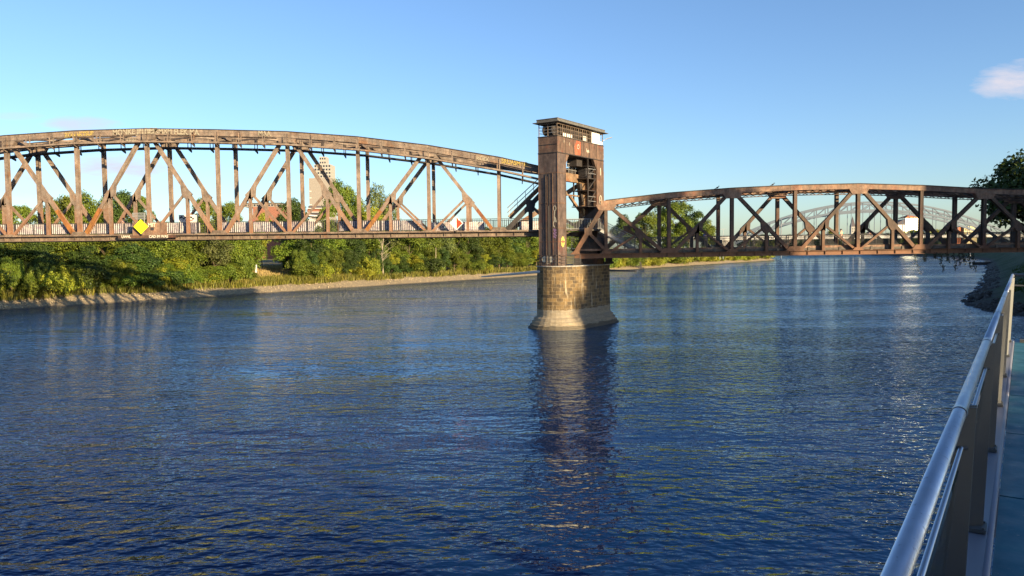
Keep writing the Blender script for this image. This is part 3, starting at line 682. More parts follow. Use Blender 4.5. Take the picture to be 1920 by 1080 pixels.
# inspection walkways hanging below the top chord
def zoff(x, dz): 
    for (xa, za), (xb, zb) in zip(zip(xs, zs), list(zip(xs, zs))[1:]):
        if xa <= x <= xb: return za+(zb-za)*(x-xa)/(xb-xa)+dz
    return zs[-1]+dz
for Y0, Y1, ye, mm, nm in ((YN-.95, YN-.32, YN-.95, M_ls, 'near'), (YF-1.35, YF-.5, YF-1.35, M_dk, 'far')):  # far walkway takes dark steel so its colour carries the shade
    wk = MB(); DZ = -1.42
    for (xa, za), (xb, zb) in zip(zip(xs, zs), list(zip(xs, zs))[1:]):
        wk.beam((xa, (Y0+Y1)/2, za+DZ), (xb, (Y0+Y1)/2, zb+DZ), Y1-Y0, .05)
        for yy in (Y0, Y1): wk.beam((xa, yy, za+DZ+.02), (xb, yy, zb+DZ+.02), .06, .17)
    x = xs[0]+.6
    while x < xs[-1]-.2:
        z = zoff(x, DZ); wk.box(x-.035, x+.035, ye-.035, ye+.035, z, z+1.05); wk.box(x-.04, x+.04, Y1-.05, Y1+.03, z, z+1.25)
        wk.prism([(x-.05, Y0-.12, z-.1), (x-.05, Y1+.1, z-.1), (x-.05, Y1+.1, z-.38)], (.1, 0, 0)); x += 2.45
    wk.build('walkway', mm, LS)
    wr = MB()
    for dz in (.55, 1.02):
        for (xa, za), (xb, zb) in zip(zip(xs, zs), list(zip(xs, zs))[1:]): wr.tube((xa, ye, za+DZ+dz), (xb, ye, zb+DZ+dz), .022, .022, 5)
    wr.build('walkway_rail', M_rail if nm == 'far' else M_ls, LS)
# deck
X0, X1 = EL[0], endN[0]
dk = MB(); dk.box(X0, X1+1.2, YN+.32, YF-.32, zb_+.30, zb_+.44); x = X0+.5
while x < X1: dk.box(x-.12, x+.12, YN+.1, YF-.1, zb_-.12, zb_+.3); x += pL/4
for yy in (80.2, 81.6, 83.0): dk.box(X0, X1, yy-.1, yy+.1, zb_-.05, zb_+.29)
dk.build('deck', M_deck, LS)
eg = MB(); eg.box(X0, X1-.9, YN-.62, YN-.36, zb_+.24, zb_+.36); x = X0
while x < X1-1.6: eg.box(x, x+1.2, YN-.60, YN-.35, zb_+.361, zb_+.41); x += pL/5
eg.build('edge_beam', M_ld, LS)
def railing(root, x0, x1, y, zb, h, mtl, sp=.14, tilt=None, nm='railing', r=.013, dbl=False):
    rb = MB(); n = int((x1-x0)/1.9); f = tilt or (lambda x: zb)
    for z in ((.08, h) if not dbl else (.08, h-.2, h)):
        rb.beam((x0, y, f(x0)+z), (x1, y, f(x1)+z), .05, .05 if z == h else .035)
    for k in range(n+1):
        x = x0+(x1-x0)*k/n; rb.box(x-.025, x+.025, y-.025, y+.025, f(x), f(x)+h)
    x = x0+sp
    while x < x1:
        z = f(x); rb.quadbox([(x-r, y-r, z+.08), (x+r, y-r, z+.08), (x+r, y+r, z+.08), (x-r, y+r, z+.08), (x-r, y-r, z+h), (x+r, y-r, z+h), (x+r, y+r, z+h), (x-r, y+r, z+h)]); x += sp
    return rb.build(nm, mtl, root)
railing(LS, X0, X1+.6, YN+.42, zb_+.44, 1.2, M_rail, .20, r=.018)
railing(LS, X0, X1+2.6, YF-.42, zb_+.44, 1.2, M_rail, .20, r=.018)
x = X0; k = 0
while x < at(790, 420, YN).x:
    w = rnd.uniform(1.6, 2.6)
    if rnd.random() > .07:
        pn = MB(); pn.box(x+.03, x+w, YN+.50, YN+.53, zb_+.52, zb_+.44+1.13); pn.build('infill_panel', M_pan, LS)
    x += w+.03
while x < at(985, 420, YN).x:
    w = rnd.uniform(1.6, 2.6); 
    if rnd.random() > .3: pn = MB(); pn.box(x+.03, x+w, YF-.55, YF-.52, zb_+.52, zb_+1.5); pn.build('infill_panel', M_pan, LS)
    x += w+.03
# stair up to the tower
st = thing('staircase', 'brown open staircase with thin handrails climbing from the left deck to the lift tower', 'staircase', (1, 80.6, zb_+.44))
a = at(955, 408, 80.4); b = at(1016, 348, 80.4)
m_ = MB()
for yy in (80.0, 80.9): m_.beam((a.x, yy, a.z), (b.x, yy, b.z), .06, .42)
m_.build('stringer', M_in, st)
m_ = MB()
for k in range(14): q = a.lerp(b, (k+.5)/14); m_.box(q.x-.14, q.x+.14, 80.03, 80.87, q.z-.02, q.z+.02)
m_.build('tread', M_dk, st)
m_ = MB()
for yy in (79.97, 80.93):
    for dz in (.55, 1.05): m_.tube((a.x-.2, yy, a.z+dz), (b.x, yy, b.z+dz), .025, .025, 6)
    for k in range(5): q = a.lerp(b, k/4); m_.tube((q.x, yy, q.z), (q.x, yy, q.z+1.05), .022, .022, 6)
m_.build('handrail', M_wrail, st)
# graffiti lettering on the top chord face
M_gc = mat('faded_chalk_paint', (.30, .26, .19), .85); M_gd = mat('faded_yellow_paint', (.34, .25, .07), .85)
def chord_text(txt, px, py, sz, m_, Yf=YN-.30, px2=None, py2=None):
    p = at(px, py, Yf); ax = Vector((1, 0, 0))
    if px2: q_ = at(px2, py2, Yf); ax = (q_-p)
    t_ = text_mesh(txt, sz, p, ax, (0, 0, 1), m_, 'graffiti_lettering', LS, bold=.035)
    return t_
chord_text('MONKE JBLEIMB', 211, 253.3, .66, M_gc, px2=268, py2=250.6)
chord_text('RO', 271, 250.5, .72, M_gc, px2=291, py2=250.2); chord_text('KMXM', 290, 250.0, .62, M_gc, px2=330, py2=250.8)
chord_text('FLEK MA', 326, 251.4, .68, M_gc, px2=364, py2=252.6)
chord_text('MAA', 484, 253.6, .62, M_gc, px2=510, py2=255.2)
chord_text('ZONAKTSUB', 121, 257.3, .52, M_gd, px2=160, py2=254.5)
chord_text('ARIN', 236, 267.5, .50, M_gc, Yf=YF-.30, px2=260, py2=266.5); chord_text('ROX', 126, 273.5, .5, M_gc, Yf=YF-.30, px2=150, py2=271.5)
chord_text('ROEX', 893, 299.5, .5, M_gc, px2=930, py2=304.5); chord_text('SRUASMTEL', 940, 305.5, .55, M_gd, px2=985, py2=312)
# rusty box board with marks, mesh cage, navigation signs
gx0 = at(222, 430, 78.3).x; gx1 = at(332, 430, 78.3).x
bd = thing('graffiti_board', 'rusty painted board with a dark ledge behind the yellow diamond sign on the left span', 'board', (gx0, 78.2, zb_))
m_ = MB(); m_.box(gx0, gx1, 78.12, 78.4, zb_-.02, zb_+.26); m_.box(gx0+.1, gx1-1, 78.02, 78.45, zb_-.16, zb_-.03); m_.build('ledge', M_dk, bd)
bm0 = at(248, 420, 78.3).x; bm1 = at(312, 420, 78.3).x
m_ = MB(); m_.box(bm0, bm1, 78.30, 78.38, zb_+.26, zb_+1.58); m_.build('board', M_rc, bd)
m_ = MB(); m_.box(gx0+.05, gx1-.05, 78.10, 78.118, zb_-.01, zb_+.25); m_.build('rust_strip', M_rs, bd)
m_ = MB(); wx = at(282, 420, 78.3).x; m_.box(wx, wx+.35, 78.27, 78.299, zb_+.78, zb_+1.08); m_.build('hole', M_bk, bd)
text_mesh('MIT', .5, (at(277, 414, 78.28).x, 78.29, zb_+1.15), (1, 0, 0), (0, 0, 1), M_gw, 'graffiti_lettering', bd, bold=.03)
text_mesh('UWVL', .34, (gx0+.4, 78.09, zb_-.0), (1, 0, 0), (0, 0, 1), M_gw, 'graffiti_lettering', bd, bold=.03)
text_mesh('CAD IM WAS', .34, (at(279, 433, 78.1).x, 78.09, zb_-.0), (1, 0, 0), (0, 0, 1), M_gw, 'graffiti_lettering', bd, bold=.03)
cg = MB(); c0 = at(252, 411, 79.3); c1 = at(285, 399.5, 79.3)
for k in range(24): x = c0.x+(c1.x-c0.x)*k/23; cg.box(x-.01, x+.01, 79.0, 79.02, c0.z, c1.z)
for z in (c0.z, (c0.z+c1.z)/2, c1.z): cg.box(c0.x, c1.x, 78.98, 79.04, z-.025, z+.025)
for x in (c0.x, c0.x+1.2, c1.x): cg.box(x-.03, x+.03, 78.97, 79.05, c0.z-.6, c1.z)
cg.build('mesh_screen', M_wrail, label='pale wire mesh screen standing above the rusty board on the left span railing', cat='mesh screen')
def diamond(px, py, r, Y, label, halves=False):
    c = at(px, py, Y); root = thing('navigation_sign', label, 'navigation sign', (c.x, c.y, c.z-r))
    def dia(rr, y0, y1, m_, nm, half=None):
        ch = .06*rr; P_ = [(0, -rr), (rr, 0), (0, rr), (-rr, 0)]
        if half == 'l': P_ = [(0, -rr), (0, rr), (-rr, 0)]
        if half == 'r': P_ = [(0, -rr), (rr, 0), (0, rr)]
        m = MB(); m.prism([(c.x+a, y0, c.z+b_) for a, b_ in P_], (0, y1-y0, 0)); m.build(nm, m_, root)
    if not halves: dia(r, Y, Y+.05, M_yel, 'sign_plate')
    else:
        dia(r, Y, Y+.05, M_sw, 'sign_plate')
        m = MB(); rr = r*.86
        m.prism([(c.x+.01, Y-.008, c.z-rr), (c.x+rr, Y-.008, c.z), (c.x+rr*.8, Y-.008, c.z+rr*.12), (c.x+rr*.62, Y-.008, c.z+rr*.42), (c.x+rr*.34, Y-.008, c.z+rr*.5), (c.x+rr*.2, Y-.008, c.z+rr*.78), (c.x+.01, Y-.008, c.z+rr*.95)], (0, .006, 0)); m.build('red_half', M_red, root)
    m = MB(); m.box(c.x-.05, c.x+.05, Y+.06, Y+.14, c.z-r*1.2, c.z+r*.8); m.box(c.x-.04, c.x+.04, Y+.1, YN-.35, c.z-.2, c.z-.12); m.build('bracket', M_dk, root)
diamond(264, 425, .76, 77.85, 'plain bright yellow diamond sign hung on the left span railing')
diamond(856, 418.5, .72, 78.05, 'white and red diamond sign hung on the left span railing', True)

# ---- right: fixed span
RS = thing('truss_span', 'lower brown arched truss span right of the tower, partly in shade', 'truss bridge', (36, 81.6, 7.2))
x1136 = at(1136, 430, YN).x; pR = 117.7*YN/F
botR = lambda x: 7.43+.0036*(x-10)
yt = {0: 376, 1: 362, 2: 353, 3: 347.3, 4: 344.8, 5: 348, 6: 354.5}
nR = [x1136+pR*k for k in range(9)]
tR = [at(1136+117.7*k, y, YN).z for k, y in yt.items()]+[at(1254, 362, YN).z-.15, at(1136, 376, YN).z-.1]
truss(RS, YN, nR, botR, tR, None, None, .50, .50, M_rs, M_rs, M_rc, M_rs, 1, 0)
nRf = [x1136+pR*k for k in range(1, 10)]
def zR(x):
    pts = list(zip(nR, tR))
    if x <= pts[0][0]: return pts[0][1]
    for (xa, za), (xb, zb) in zip(pts, pts[1:]):
        if xa <= x <= xb: return za+(zb-za)*(x-xa)/(xb-xa)
    return pts[-1][1]-.6
tRf = [zR(x) for x in nRf]
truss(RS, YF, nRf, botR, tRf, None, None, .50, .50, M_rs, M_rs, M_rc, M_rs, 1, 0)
for (xt, zt_, xe, Y) in ((nR[0], tR[0], at(1077, 480, YN).x, YN), (nRf[0], tRf[0], nRf[0]-pR, YF), (nR[-1], tR[-1], nR[-1]+3.4, YN), (nRf[-1], tRf[-1], nRf[-1]+3.4, YF)):
    sg = 1 if xe > xt else -1
    A = Vector((xt+sg*.3, Y, zt_-.7)); B = Vector((xe, Y, botR(xe)+.2)); d = MB(); d.hsec(A, B, .42, .46); d.build('end_diagonal', M_rs, RS)
    mid = A.lerp(B, .52); d = MB(); d.hsec(mid, (xt-sg*.2 if abs(xe-xt) < 5 else xt+sg*.2, Y, botR(xt)+.3), .3, .3)
    d.prism([(mid.x-.4, Y-.22, mid.z+.4), (mid.x+.4, Y-.22, mid.z+.4), (mid.x+.4, Y-.22, mid.z-.35), (mid.x-.4, Y-.22, mid.z-.35)], (0, .44, 0)); d.build('sub_diagonal', M_rs, RS)
    d = MB(); a_, b_ = (xe, xt) if xe < xt else (xt, xe); d.beam((a_, Y, botR(a_)), (b_, Y, botR(b_)), .26, .44); d.beam((a_-.2, Y, botR(a_)+.22), (b_, Y, botR(b_)+.22), .66, .05); d.beam((a_-.2, Y, botR(a_)-.22), (b_, Y, botR(b_)-.22), .66, .05)
    d.prism([(xe-.5, Y-.26, botR(xe)+.22), (xe+.6, Y-.26, botR(xe)+.22), (xe+.3*-sg+.1, Y-.26, botR(xe)+.9)], (0, .52, 0)); d.build('end_chord', M_rs, RS)
# end portal, its shade put into the dark steel colour, and top bracing
d = MB(); d.beam((nR[0]-.3, YN+.3, tR[0]-.9), (7.3, YF-.2, 10.6), .35, .9); d.beam((nR[0]-.2, YN+.3, tR[0]-.3), (nRf[0]-pR+1.5, YF, tR[0]-.4), .3, .6); d.build('end_brace', M_dk, RS)
lb = MB(); xr = sorted(set(nR)); zr = [zR(x) for x in xr]
for x, z in zip(xr, zr): lb.beam((x, YN, z-.4), (x, YF, z-.4), .26, .3)
for i in range(len(xr)-1):
    lb.beam((xr[i], YN, zr[i]-.3), (xr[i+1], YF, zr[i+1]-.3), .14, .16); lb.beam((xr[i], YF, zr[i]-.32), (xr[i+1], YN, zr[i+1]-.32), .14, .16)
    for j in range(8):
        x = xr[i]+(xr[i+1]-xr[i])*(j+.5)/8; z = zR(x)
        for yy in (YN+.55, YF-.55): lb.beam((x-.35, yy, z-.75), (x+.35, yy, z-.45), .05, .06); lb.beam((x-.35, yy, z-.45), (x+.35, yy, z-.75), .05, .06)
for yy in (YN+.55, YF-.55):
    for i in range(len(xr)-1): lb.beam((xr[i], yy, zr[i]-.76), (xr[i+1], yy, zr[i+1]-.76), .08, .08)
lb.build('top_bracing', M_rs, RS)
RX0 = at(1072, 470, YN).x; RX1 = nR[-1]+8
fz = lambda x: botR(x)+.62
dk = MB()
dk.prism([(RX0+.2, YN+.34, fz(RX0)), (RX1, YN+.34, fz(RX1)), (RX1, YF-.34, fz(RX1)), (RX0+3.4, YF-.34, fz(RX0))], (0, 0, .14)); x = RX0+3.6
while x < RX1: dk.box(x-.12, x+.12, YN+.27, YF-.27, botR(x)-.2, fz(x)); x += pR/4
for yy in (YN+.42, 80.4, 81.6, 82.8, YF-.42): dk.prism([(RX0+3.4, yy-.08, fz(RX0)-.32), (RX1, yy-.08, fz(RX1)-.32), (RX1, yy+.08, fz(RX1)-.32), (RX0+3.4, yy+.08, fz(RX0)-.32)], (0, 0, .32))
dk.build('deck', M_deck, RS)
sk = MB(); sk.beam((RX0, YN+.36, fz(RX0)+.03), (RX1, YN+.36, fz(RX1)+.03), .05, .22); sk.build('kerb_plate', M_rc, RS)
railing(RS, RX0, RX1, YN+.46, 0, 1.15, M_rail, .125, tilt=lambda x: fz(x)+.14, r=.014, dbl=True)
railing(RS, nRf[0]-pR, RX1, YF-.46, 0, 1.15, M_rail, .125, tilt=lambda x: fz(x)+.14, r=.014, dbl=True)
# bearings on the pier
for (x, y) in ((7.0, YN), (RX0+4.6, YF)):
    b_ = MB(); b_.box(x-.5, x+.5, y-.4, y+.4, 6.49, 6.75); b_.box(x-.35, x+.35, y-.3, y+.3, 6.75, 7.17); b_.build('bearing', M_dk, RS)
# landing and steps between the two decks
sg_ = thing('steps', 'short grey steps with pale railings leading from the tower down to the right hand deck', 'steps', (10, 82, 8.3))
zl = zb_+.44; a = Vector((9.6, 82.0, zl)); b = Vector((13.4, 82.0, fz(13)+.14))
m_ = MB(); m_.prism([(5.3, 79.7, zl-.16), (9.6, 79.9, zl-.16), (9.6, 83.6, zl-.16), (7.9, 83.6, zl-.16)], (0, 0, .15)); m_.build('landing', M_deck, sg_)
m_ = MB()
for k in range(12): q = a.lerp(b, (k+.5)/12); m_.box(q.x-.17, q.x+.17, 80.75, 83.2, q.z-.1, q.z-.05)
for yy in (80.7, 83.25): m_.beam((a.x, yy, a.z-.1), (b.x, yy, b.z-.1), .06, .3)
m_.build('flight', M_wrail, sg_)
for yy in (80.65, 83.3):
    m_ = MB()
    for dz in (.1, 1.05): m_.tube((a.x, yy, a.z+dz), (b.x+.3, yy, b.z+dz), .03, .03, 6)
    for k in range(27): q = a.lerp(b, k/26); m_.tube((q.x, yy, q.z), (q.x, yy, q.z+1.05), .016, .016, 5)
    m_.build('stair_rail', M_wrail, sg_)
m_ = MB(); a2 = Vector((5.6, 79.75, zl)); b2 = Vector((9.5, 80.3, zl))
for dz in (.1, 1.1): m_.tube(a2+Vector((0, 0, dz)), b2+Vector((0, 0, dz)), .03, .03, 6)
for k in range(24): q = a2.lerp(b2, k/23); m_.tube((q.x, q.y, q.z), (q.x, q.y, q.z+1.1), .018, .018, 5)
m_.build('landing_rail', M_wrail, sg_)

# ------------------------------------------------------------------ viewing platform (foreground)
PF = (Vector((0, 0, 0)), DV, -NV)
def pl(X0_, t, dz): return Vector((X0_+.6864*t, t, H-dz))
PL = thing('viewing_platform', 'glass floored steel viewing platform with a round stainless handrail along the right edge', 'platform', (0, 0, H-1.64))
TE = 12.6; XR = -.19; HR = .52
m_ = MB(); m_.path([pl(XR, t, HR) for t in (-1.2, 1.0, 4, 8, TE)], .0200, 28); M_hr = mat('stainless_brushed', (.60, .62, .66), .36, 1.0); t_ = M_hr.node_tree; b_ = t_.nodes['Principled BSDF']; pp = pos(t_)
t_.links.new(ramp(t_, noise(t_, pp, 9, 6, .7), [(.3, (.28, .28, .28)), (.7, (.50, .50, .50))]), b_.inputs['Roughness'])
t_.links.new(mixrgb(t_, ramp(t_, noise(t_, pp, 60, 3, .6), [(.64, (0, 0, 0)), (.70, (.55, .55, .55))]), ramp(t_, noise(t_, pp, 4, 5, .7), [(.3, (.50, .52, .56)), (.7, (.66, .68, .72))]), (.30, .29, .27)), b_.inputs['Base Color'])
hr = m_.build('handrail', M_hr, PL, smooth=True)
M_inox = mat('stainless_dull', (.50, .52, .55), .33, 1.0); M_inoxw = mat('steel_posts', (.105, .11, .112), .5, .15)
M_galv = mat('painted_channel', (.24, .25, .30), .45, .4)
posts_t = [.6+1.655*k for k in range(8)]
for k in range(8):
    t = .66+1.63*k
    m_ = MB(); c = pl(XR, t, HR); m_.tube(c-DV*.016, c+DV*.016, .0228, .0228, 28); m_.build('collar', M_inox, PL, smooth=False)
m_ = MB(); m_.path([pl(-.203, t, .70) for t in (-1.2, TE)], .0075, 12); m_.build('lower_rail', M_inox, PL, smooth=True)
for k in range(8):
    t = .9+1.64*k; m_ = MB(); o = pl(-.245, t, 0); fr = (Vector((o.x, o.y, 0)), DV, -NV)
    
    for t_, w_ in ((0, .016), (.038, .015)):
        bl_, br_, tl_, tr2 = pl(-.305, t, 1.60), pl(-.20, t, 1.60), pl(-.222, t, .56), pl(-.152, t, .56); o1 = DV*t_; o2 = DV*(t_+w_)
        m_.quadbox([bl_+o1, br_+o1, br_+o2, bl_+o2, tl_+o1, tr2+o1, tr2+o2, tl_+o2])
    m_.fbox(fr, -.06, .09, -.055, .06, H-1.62, H-1.60)
    bk_ = pl(-.19, t, .56); bt_ = pl(-.19, t, .535); m_.tube(bk_, bt_, .008, .008, 8); br2 = pl(-.203, t, .70); m_.tube(br2, pl(-.18, t, .70), .006, .006, 8)
    po_ = None; bo_ = m_
    for a_ in (-.045, .075):
        for b2_ in (-.04, .045): c_ = fr[0]+DV*a_-NV*b2_; bo_.tube((c_.x, c_.y, H-1.60), (c_.x, c_.y, H-1.59), .008, .008, 6)
    m_.build('post', M_inoxw, PL)
M_gl = mat('tinted_glass', (.03, .06, .06), .0, 0, IOR=1.12); M_gl.node_tree.nodes['Principled BSDF'].inputs['Transmission Weight'].default_value = 1.0
M_gl.node_tree.nodes['Principled BSDF'].inputs['Base Color'].default_value = (.42, .58, .55, 1)
for k in range(8):
    t0 = .9+1.64*k-1.6; m_ = MB()
    a = pl(-.275, t0+.1, 0); L_ = 1.44/DV.y; fr = (Vector((a.x, a.y, 0)), DV, -NV); e1 = t0+.1; e2 = t0+1.54; m_.quadbox([pl(-.30, e1, 1.52), pl(-.288, e1, 1.52), pl(-.288, e2, 1.52), pl(-.30, e2, 1.52), pl(-.215, e1, .76), pl(-.203, e1, .76), pl(-.203, e2, .76), pl(-.215, e2, .76)]); m_.build('glass_panel', M_gl, PL)
    m2 = MB(); m2.fbox(fr, 0, L_, .0, .024, H-1.545, H-1.52); m2.build('glass_seat', M_bk, PL)
m_ = MB(); a = pl(-.335, -1.5, 0); fr = (Vector((a.x, a.y, 0)), DV, -NV); L_ = (TE+1.6)/DV.y
m_.fbox(fr, 0, L_, -.135, 0, H-1.80, H-1.625); m_.build('edge_channel', M_galv, PL)
m_ = MB(); m_.path([pl(-.165, t, 1.650) for t in (-1.5, 3, 8, TE+.1)], .026, 16); m_.build('edge_tube', M_galv, PL, smooth=True)
# floor
def m_floor():
    m = mat('frosted_floor_glass', (.07, .26, .30), .5, 0); m.node_tree.nodes['Principled BSDF'].inputs['Specular IOR Level'].default_value = .25; t = m.node_tree; b = t.nodes['Principled BSDF']; p = pos(t)
    c = ramp(t, noise(t, p, 2.2, 6, .7), [(.3, (.022, .11, .165)), (.6, (.04, .17, .23)), (.8, (.09, .24, .27))])
    sp_ = ramp(t, noise(t, p, 26, 3, .6), [(.66, (0, 0, 0)), (.72, (.5, .5, .5))]); t.links.new(mixrgb(t, sp_, c, (.30, .36, .34)), b.inputs['Base Color'])
    t.links.new(ramp(t, noise(t, p, 5, 5), [(.3, (.38, .38, .38)), (.7, (.65, .65, .65))]), b.inputs['Roughness']); return m
M_fl = m_floor()
o = pl(-.135, 0, 0); FR0 = (Vector((o.x, o.y, 0)), DV, NV)
for k in range(9):
    a0 = (-1.7+1.64*k)/DV.y; a1 = a0+1.62/DV.y
    for j in range(3):
        b0 = .008+j*1.0
        m_ = MB(); m_.fbox(FR0, a0, a1, b0, b0+.985, H-1.70, H-1.655); m_.build('floor_pane', M_fl, PL)
m_ = MB(); m_.fbox(FR0, -2.2, TE/DV.y, 0.01, 3.2, H-2.1, H-1.72)
for a in (-1.5, 3, 7.5, 12, 14.6): m_.fbox(FR0, a-.1, a+.1, -.1, 3.4, H-2.45, H-2.1)
m_.build('support_frame', M_galv, PL)
m_ = MB()
for a in (1, 13.5):
    for b_ in (.8, 2.8):
        c = FR0[0]+DV*a+NV*b_; m_.tube((c.x, c.y, -1), (c.x, c.y, H-2.4), .22, .22, 14)
m_.build('support_column', M_conc, PL)
# end railing of the platform
FE0 = (Vector((pl(XR, TE, 0).x, TE, 0)), NV, DV)
er = thing('end_railing', 'short railing with tinted glass panes closing the far end of the viewing platform', 'railing', (FE0[0].x, TE, H-1.64))
m_ = MB(); m_.tube(pl(XR, TE, HR), pl(XR, TE, HR)+NV*3.2, .0275, .0275, 14); m_.build('top_rail', M_inoxw, er, smooth=True)
m_ = MB(); m_.tube(pl(XR, TE, .70), pl(XR, TE, .70)+NV*3.2, .016, .016, 10); m_.build('lower_rail', M_inoxw, er)
for b_ in (.27, .62, 1.35, 1.45, 2.3, 2.4, 3.2):
    m_ = MB(); m_.fbox(FE0, b_-.03, b_+.03, -.03, .03, H-1.60, H-.55); m_.build('post', M_inoxw, er)
for b0, b1 in ((.33, .58), (.66, 1.3), (1.5, 2.25), (2.45, 3.15)):
    m_ = MB(); m_.fbox(FE0, b0, b1, -.006, .006, H-1.5, H-.76); m_.build('glass_pane', M_gl, er)
m_ = MB(); m_.fbox(FE0, 0.12, 3.3, -.07, .07, H-1.66, H-1.60); m_.build('base_plate', M_inoxw, er)

# ------------------------------------------------------------------ trees
def crown_mesh(name, m, seed, h, r, nleaf, nlobe, leaf, base=.12, sparse=False, flat=1.0):
    """many small leaf faces spread through overlapping lobes; unit: metres, origin at the ground"""
    rg = np.random.default_rng(seed); cs = []; rs = []
    zc = h*(1+base)/2; hz = h*(1-base)/2
    for k in range(nlobe):
        while True:
            p = rg.uniform(-1, 1, 3)
            if p @ p < 1: break
        p *= .78; rr = rg.uniform(.20, .38)*(1.15-.35*abs(p[2]))
        cs.append((p[0]*r, p[1]*r, zc+p[2]*hz*.95)); rs.append(rr*r)
    cs = np.array(cs); rs = np.array(rs)
    w = rs**2; idx = rg.choice(nlobe, nleaf, p=w/w.sum())
    d = rg.normal(size=(nleaf, 3)); d /= np.linalg.norm(d, axis=1)[:, None]; d[:, 2] = np.where(d[:, 2] < -.4, -d[:, 2], d[:, 2])
    rad = rs[idx]*(rg.uniform(.35, 1.12, nleaf)**.6)
    c = cs[idx]+d*rad[:, None]*np.array([1, 1, .85])
    c += rg.normal(scale=leaf*.6, size=c.shape); c[:, 2] = np.maximum(c[:, 2], .15)
    c[:, 2] = (c[:, 2]-.15)*(h-leaf)/(np.percentile(c[:, 2], 99.7)-.15)+.15; sc_ = r/np.percentile(np.abs(c[:, :2]), 99); c[:, :2] *= sc_; cs = cs*np.array([sc_, sc_, 1])
    nrm = d+rg.normal(scale=.55, size=d.shape)+np.array([0, 0, .25]); nrm /= np.linalg.norm(nrm, axis=1)[:, None]
    t = np.cross(nrm, rg.normal(size=d.shape)); t /= np.linalg.norm(t, axis=1)[:, None]; b = np.cross(nrm, t)
    s = leaf*rg.uniform(.55, 1.25, nleaf)[:, None]
    v = np.empty((nleaf, 4, 3)); v[:, 0] = c-t*s; v[:, 1] = c-b*s*.55; v[:, 2] = c+t*s; v[:, 3] = c+b*s*.55+nrm*s*.25
    me = bpy.data.meshes.new(name); me.vertices.add(nleaf*4); me.vertices.foreach_set('co', v.reshape(-1).astype(np.float32))
    me.loops.add(nleaf*4); me.loops.foreach_set('vertex_index', np.arange(nleaf*4, dtype=np.int32))
    me.polygons.add(nleaf); me.polygons.foreach_set('loop_start', np.arange(0, nleaf*4, 4, dtype=np.int32))
    try: me.polygons.foreach_set('loop_total', np.full(nleaf, 4, dtype=np.int32))
    except Exception: pass
    me.update(); me.materials.append(m); me.validate(); return me, cs
def trunk_mesh(name, m, cs, h, r0, seed, top=.8):
    rg = random.Random(seed); mb = MB(); p = Vector((0, 0, -.6)); pts = [p]
    for k in range(1, 6): pts.append(Vector((rg.uniform(-.12, .12)*k*h*.03, rg.uniform(-.12, .12)*k*h*.03, h*top*k/5)))
    for i in range(5): mb.tube(pts[i], pts[i+1], r0*(1-i*.17), r0*(1-(i+1)*.17), 8)
    for c in list(cs)[::1][:14]:
        z = max(h*.12, min(c[2]*.6, h*.7)); base = Vector((0, 0, z)); mb.tube(base, Vector(c), r0*.34, r0*.08, 5)
    me = bpy.data.meshes.new(name); me.from_pydata(mb.v, [], mb.f); me.materials.append(m); return me
TREES = {}
def proto(key, m, seed, h, r, nleaf, nlobe, leaf, base=.12, bark=M_bark, r0=.22, top=.8):
    cm, cs = crown_mesh('crown_'+key, m, seed, h, r, nleaf, nlobe, leaf, base); TREES[key] = (cm, trunk_mesh('trunk_'+key, bark, cs, h, r0, seed, top), h, r)
proto('g1', L_green, 1, 10, 4.2, 15000, 34, .18, -.02); proto('g2', L_green, 2, 10, 3.6, 14000, 30, .17, -.02); proto('g3', L_green, 3, 10, 5.0, 17000, 38, .19, -.02)
proto('d1', L_dark, 4, 10, 4.2, 15000, 32, .18, -.02); proto('d2', L_dark, 5, 10, 3.8, 14000, 30, .18, -.02)
proto('y1', L_yel, 6, 10, 4.0, 9000, 28, .20); proto('s1', L_grey, 7, 10, 3.4, 5200, 30, .16, .2); proto('s2', L_grey, 8, 10, 3.2, 7000, 26, .18)
proto('b1', L_green, 9, 4, 2.6, 4200, 16, .16, -.05, r0=.07, top=.5); proto('b2', L_yel, 10, 4, 2.8, 4200, 18, .15, -.05, r0=.07, top=.5); proto('b3', L_dark, 11, 4, 2.6, 4200, 16, .16, -.05, r0=.07, top=.5)
proto('o1', L_dark, 12, 16, 6.5, 15000, 46, .30, .15, r0=.35)
NT = [0]
def tree(key, x, y, z, h, r, label, group, name='tree', cat='tree'):
    cm, tm, h0, r0 = TREES[key]; root = thing(name, label, cat, (x, y, z), group); NT[0] += 1
    root.rotation_euler = (0, 0, NT[0]*2.399); root.scale = (r/r0, r/r0, h/h0)
    a = bpy.data.objects.new('crown', cm); a.parent = root; COL.objects.link(a)
    b = bpy.data.objects.new('trunk', tm); b.parent = root; COL.objects.link(b); return root
def lz(d):
    for (a, za), (b, zb) in zip(prof_l, prof_l[1:]):
        if a <= d <= b: return za+(zb-za)*(d-a)/(b-a)
    return 5.0
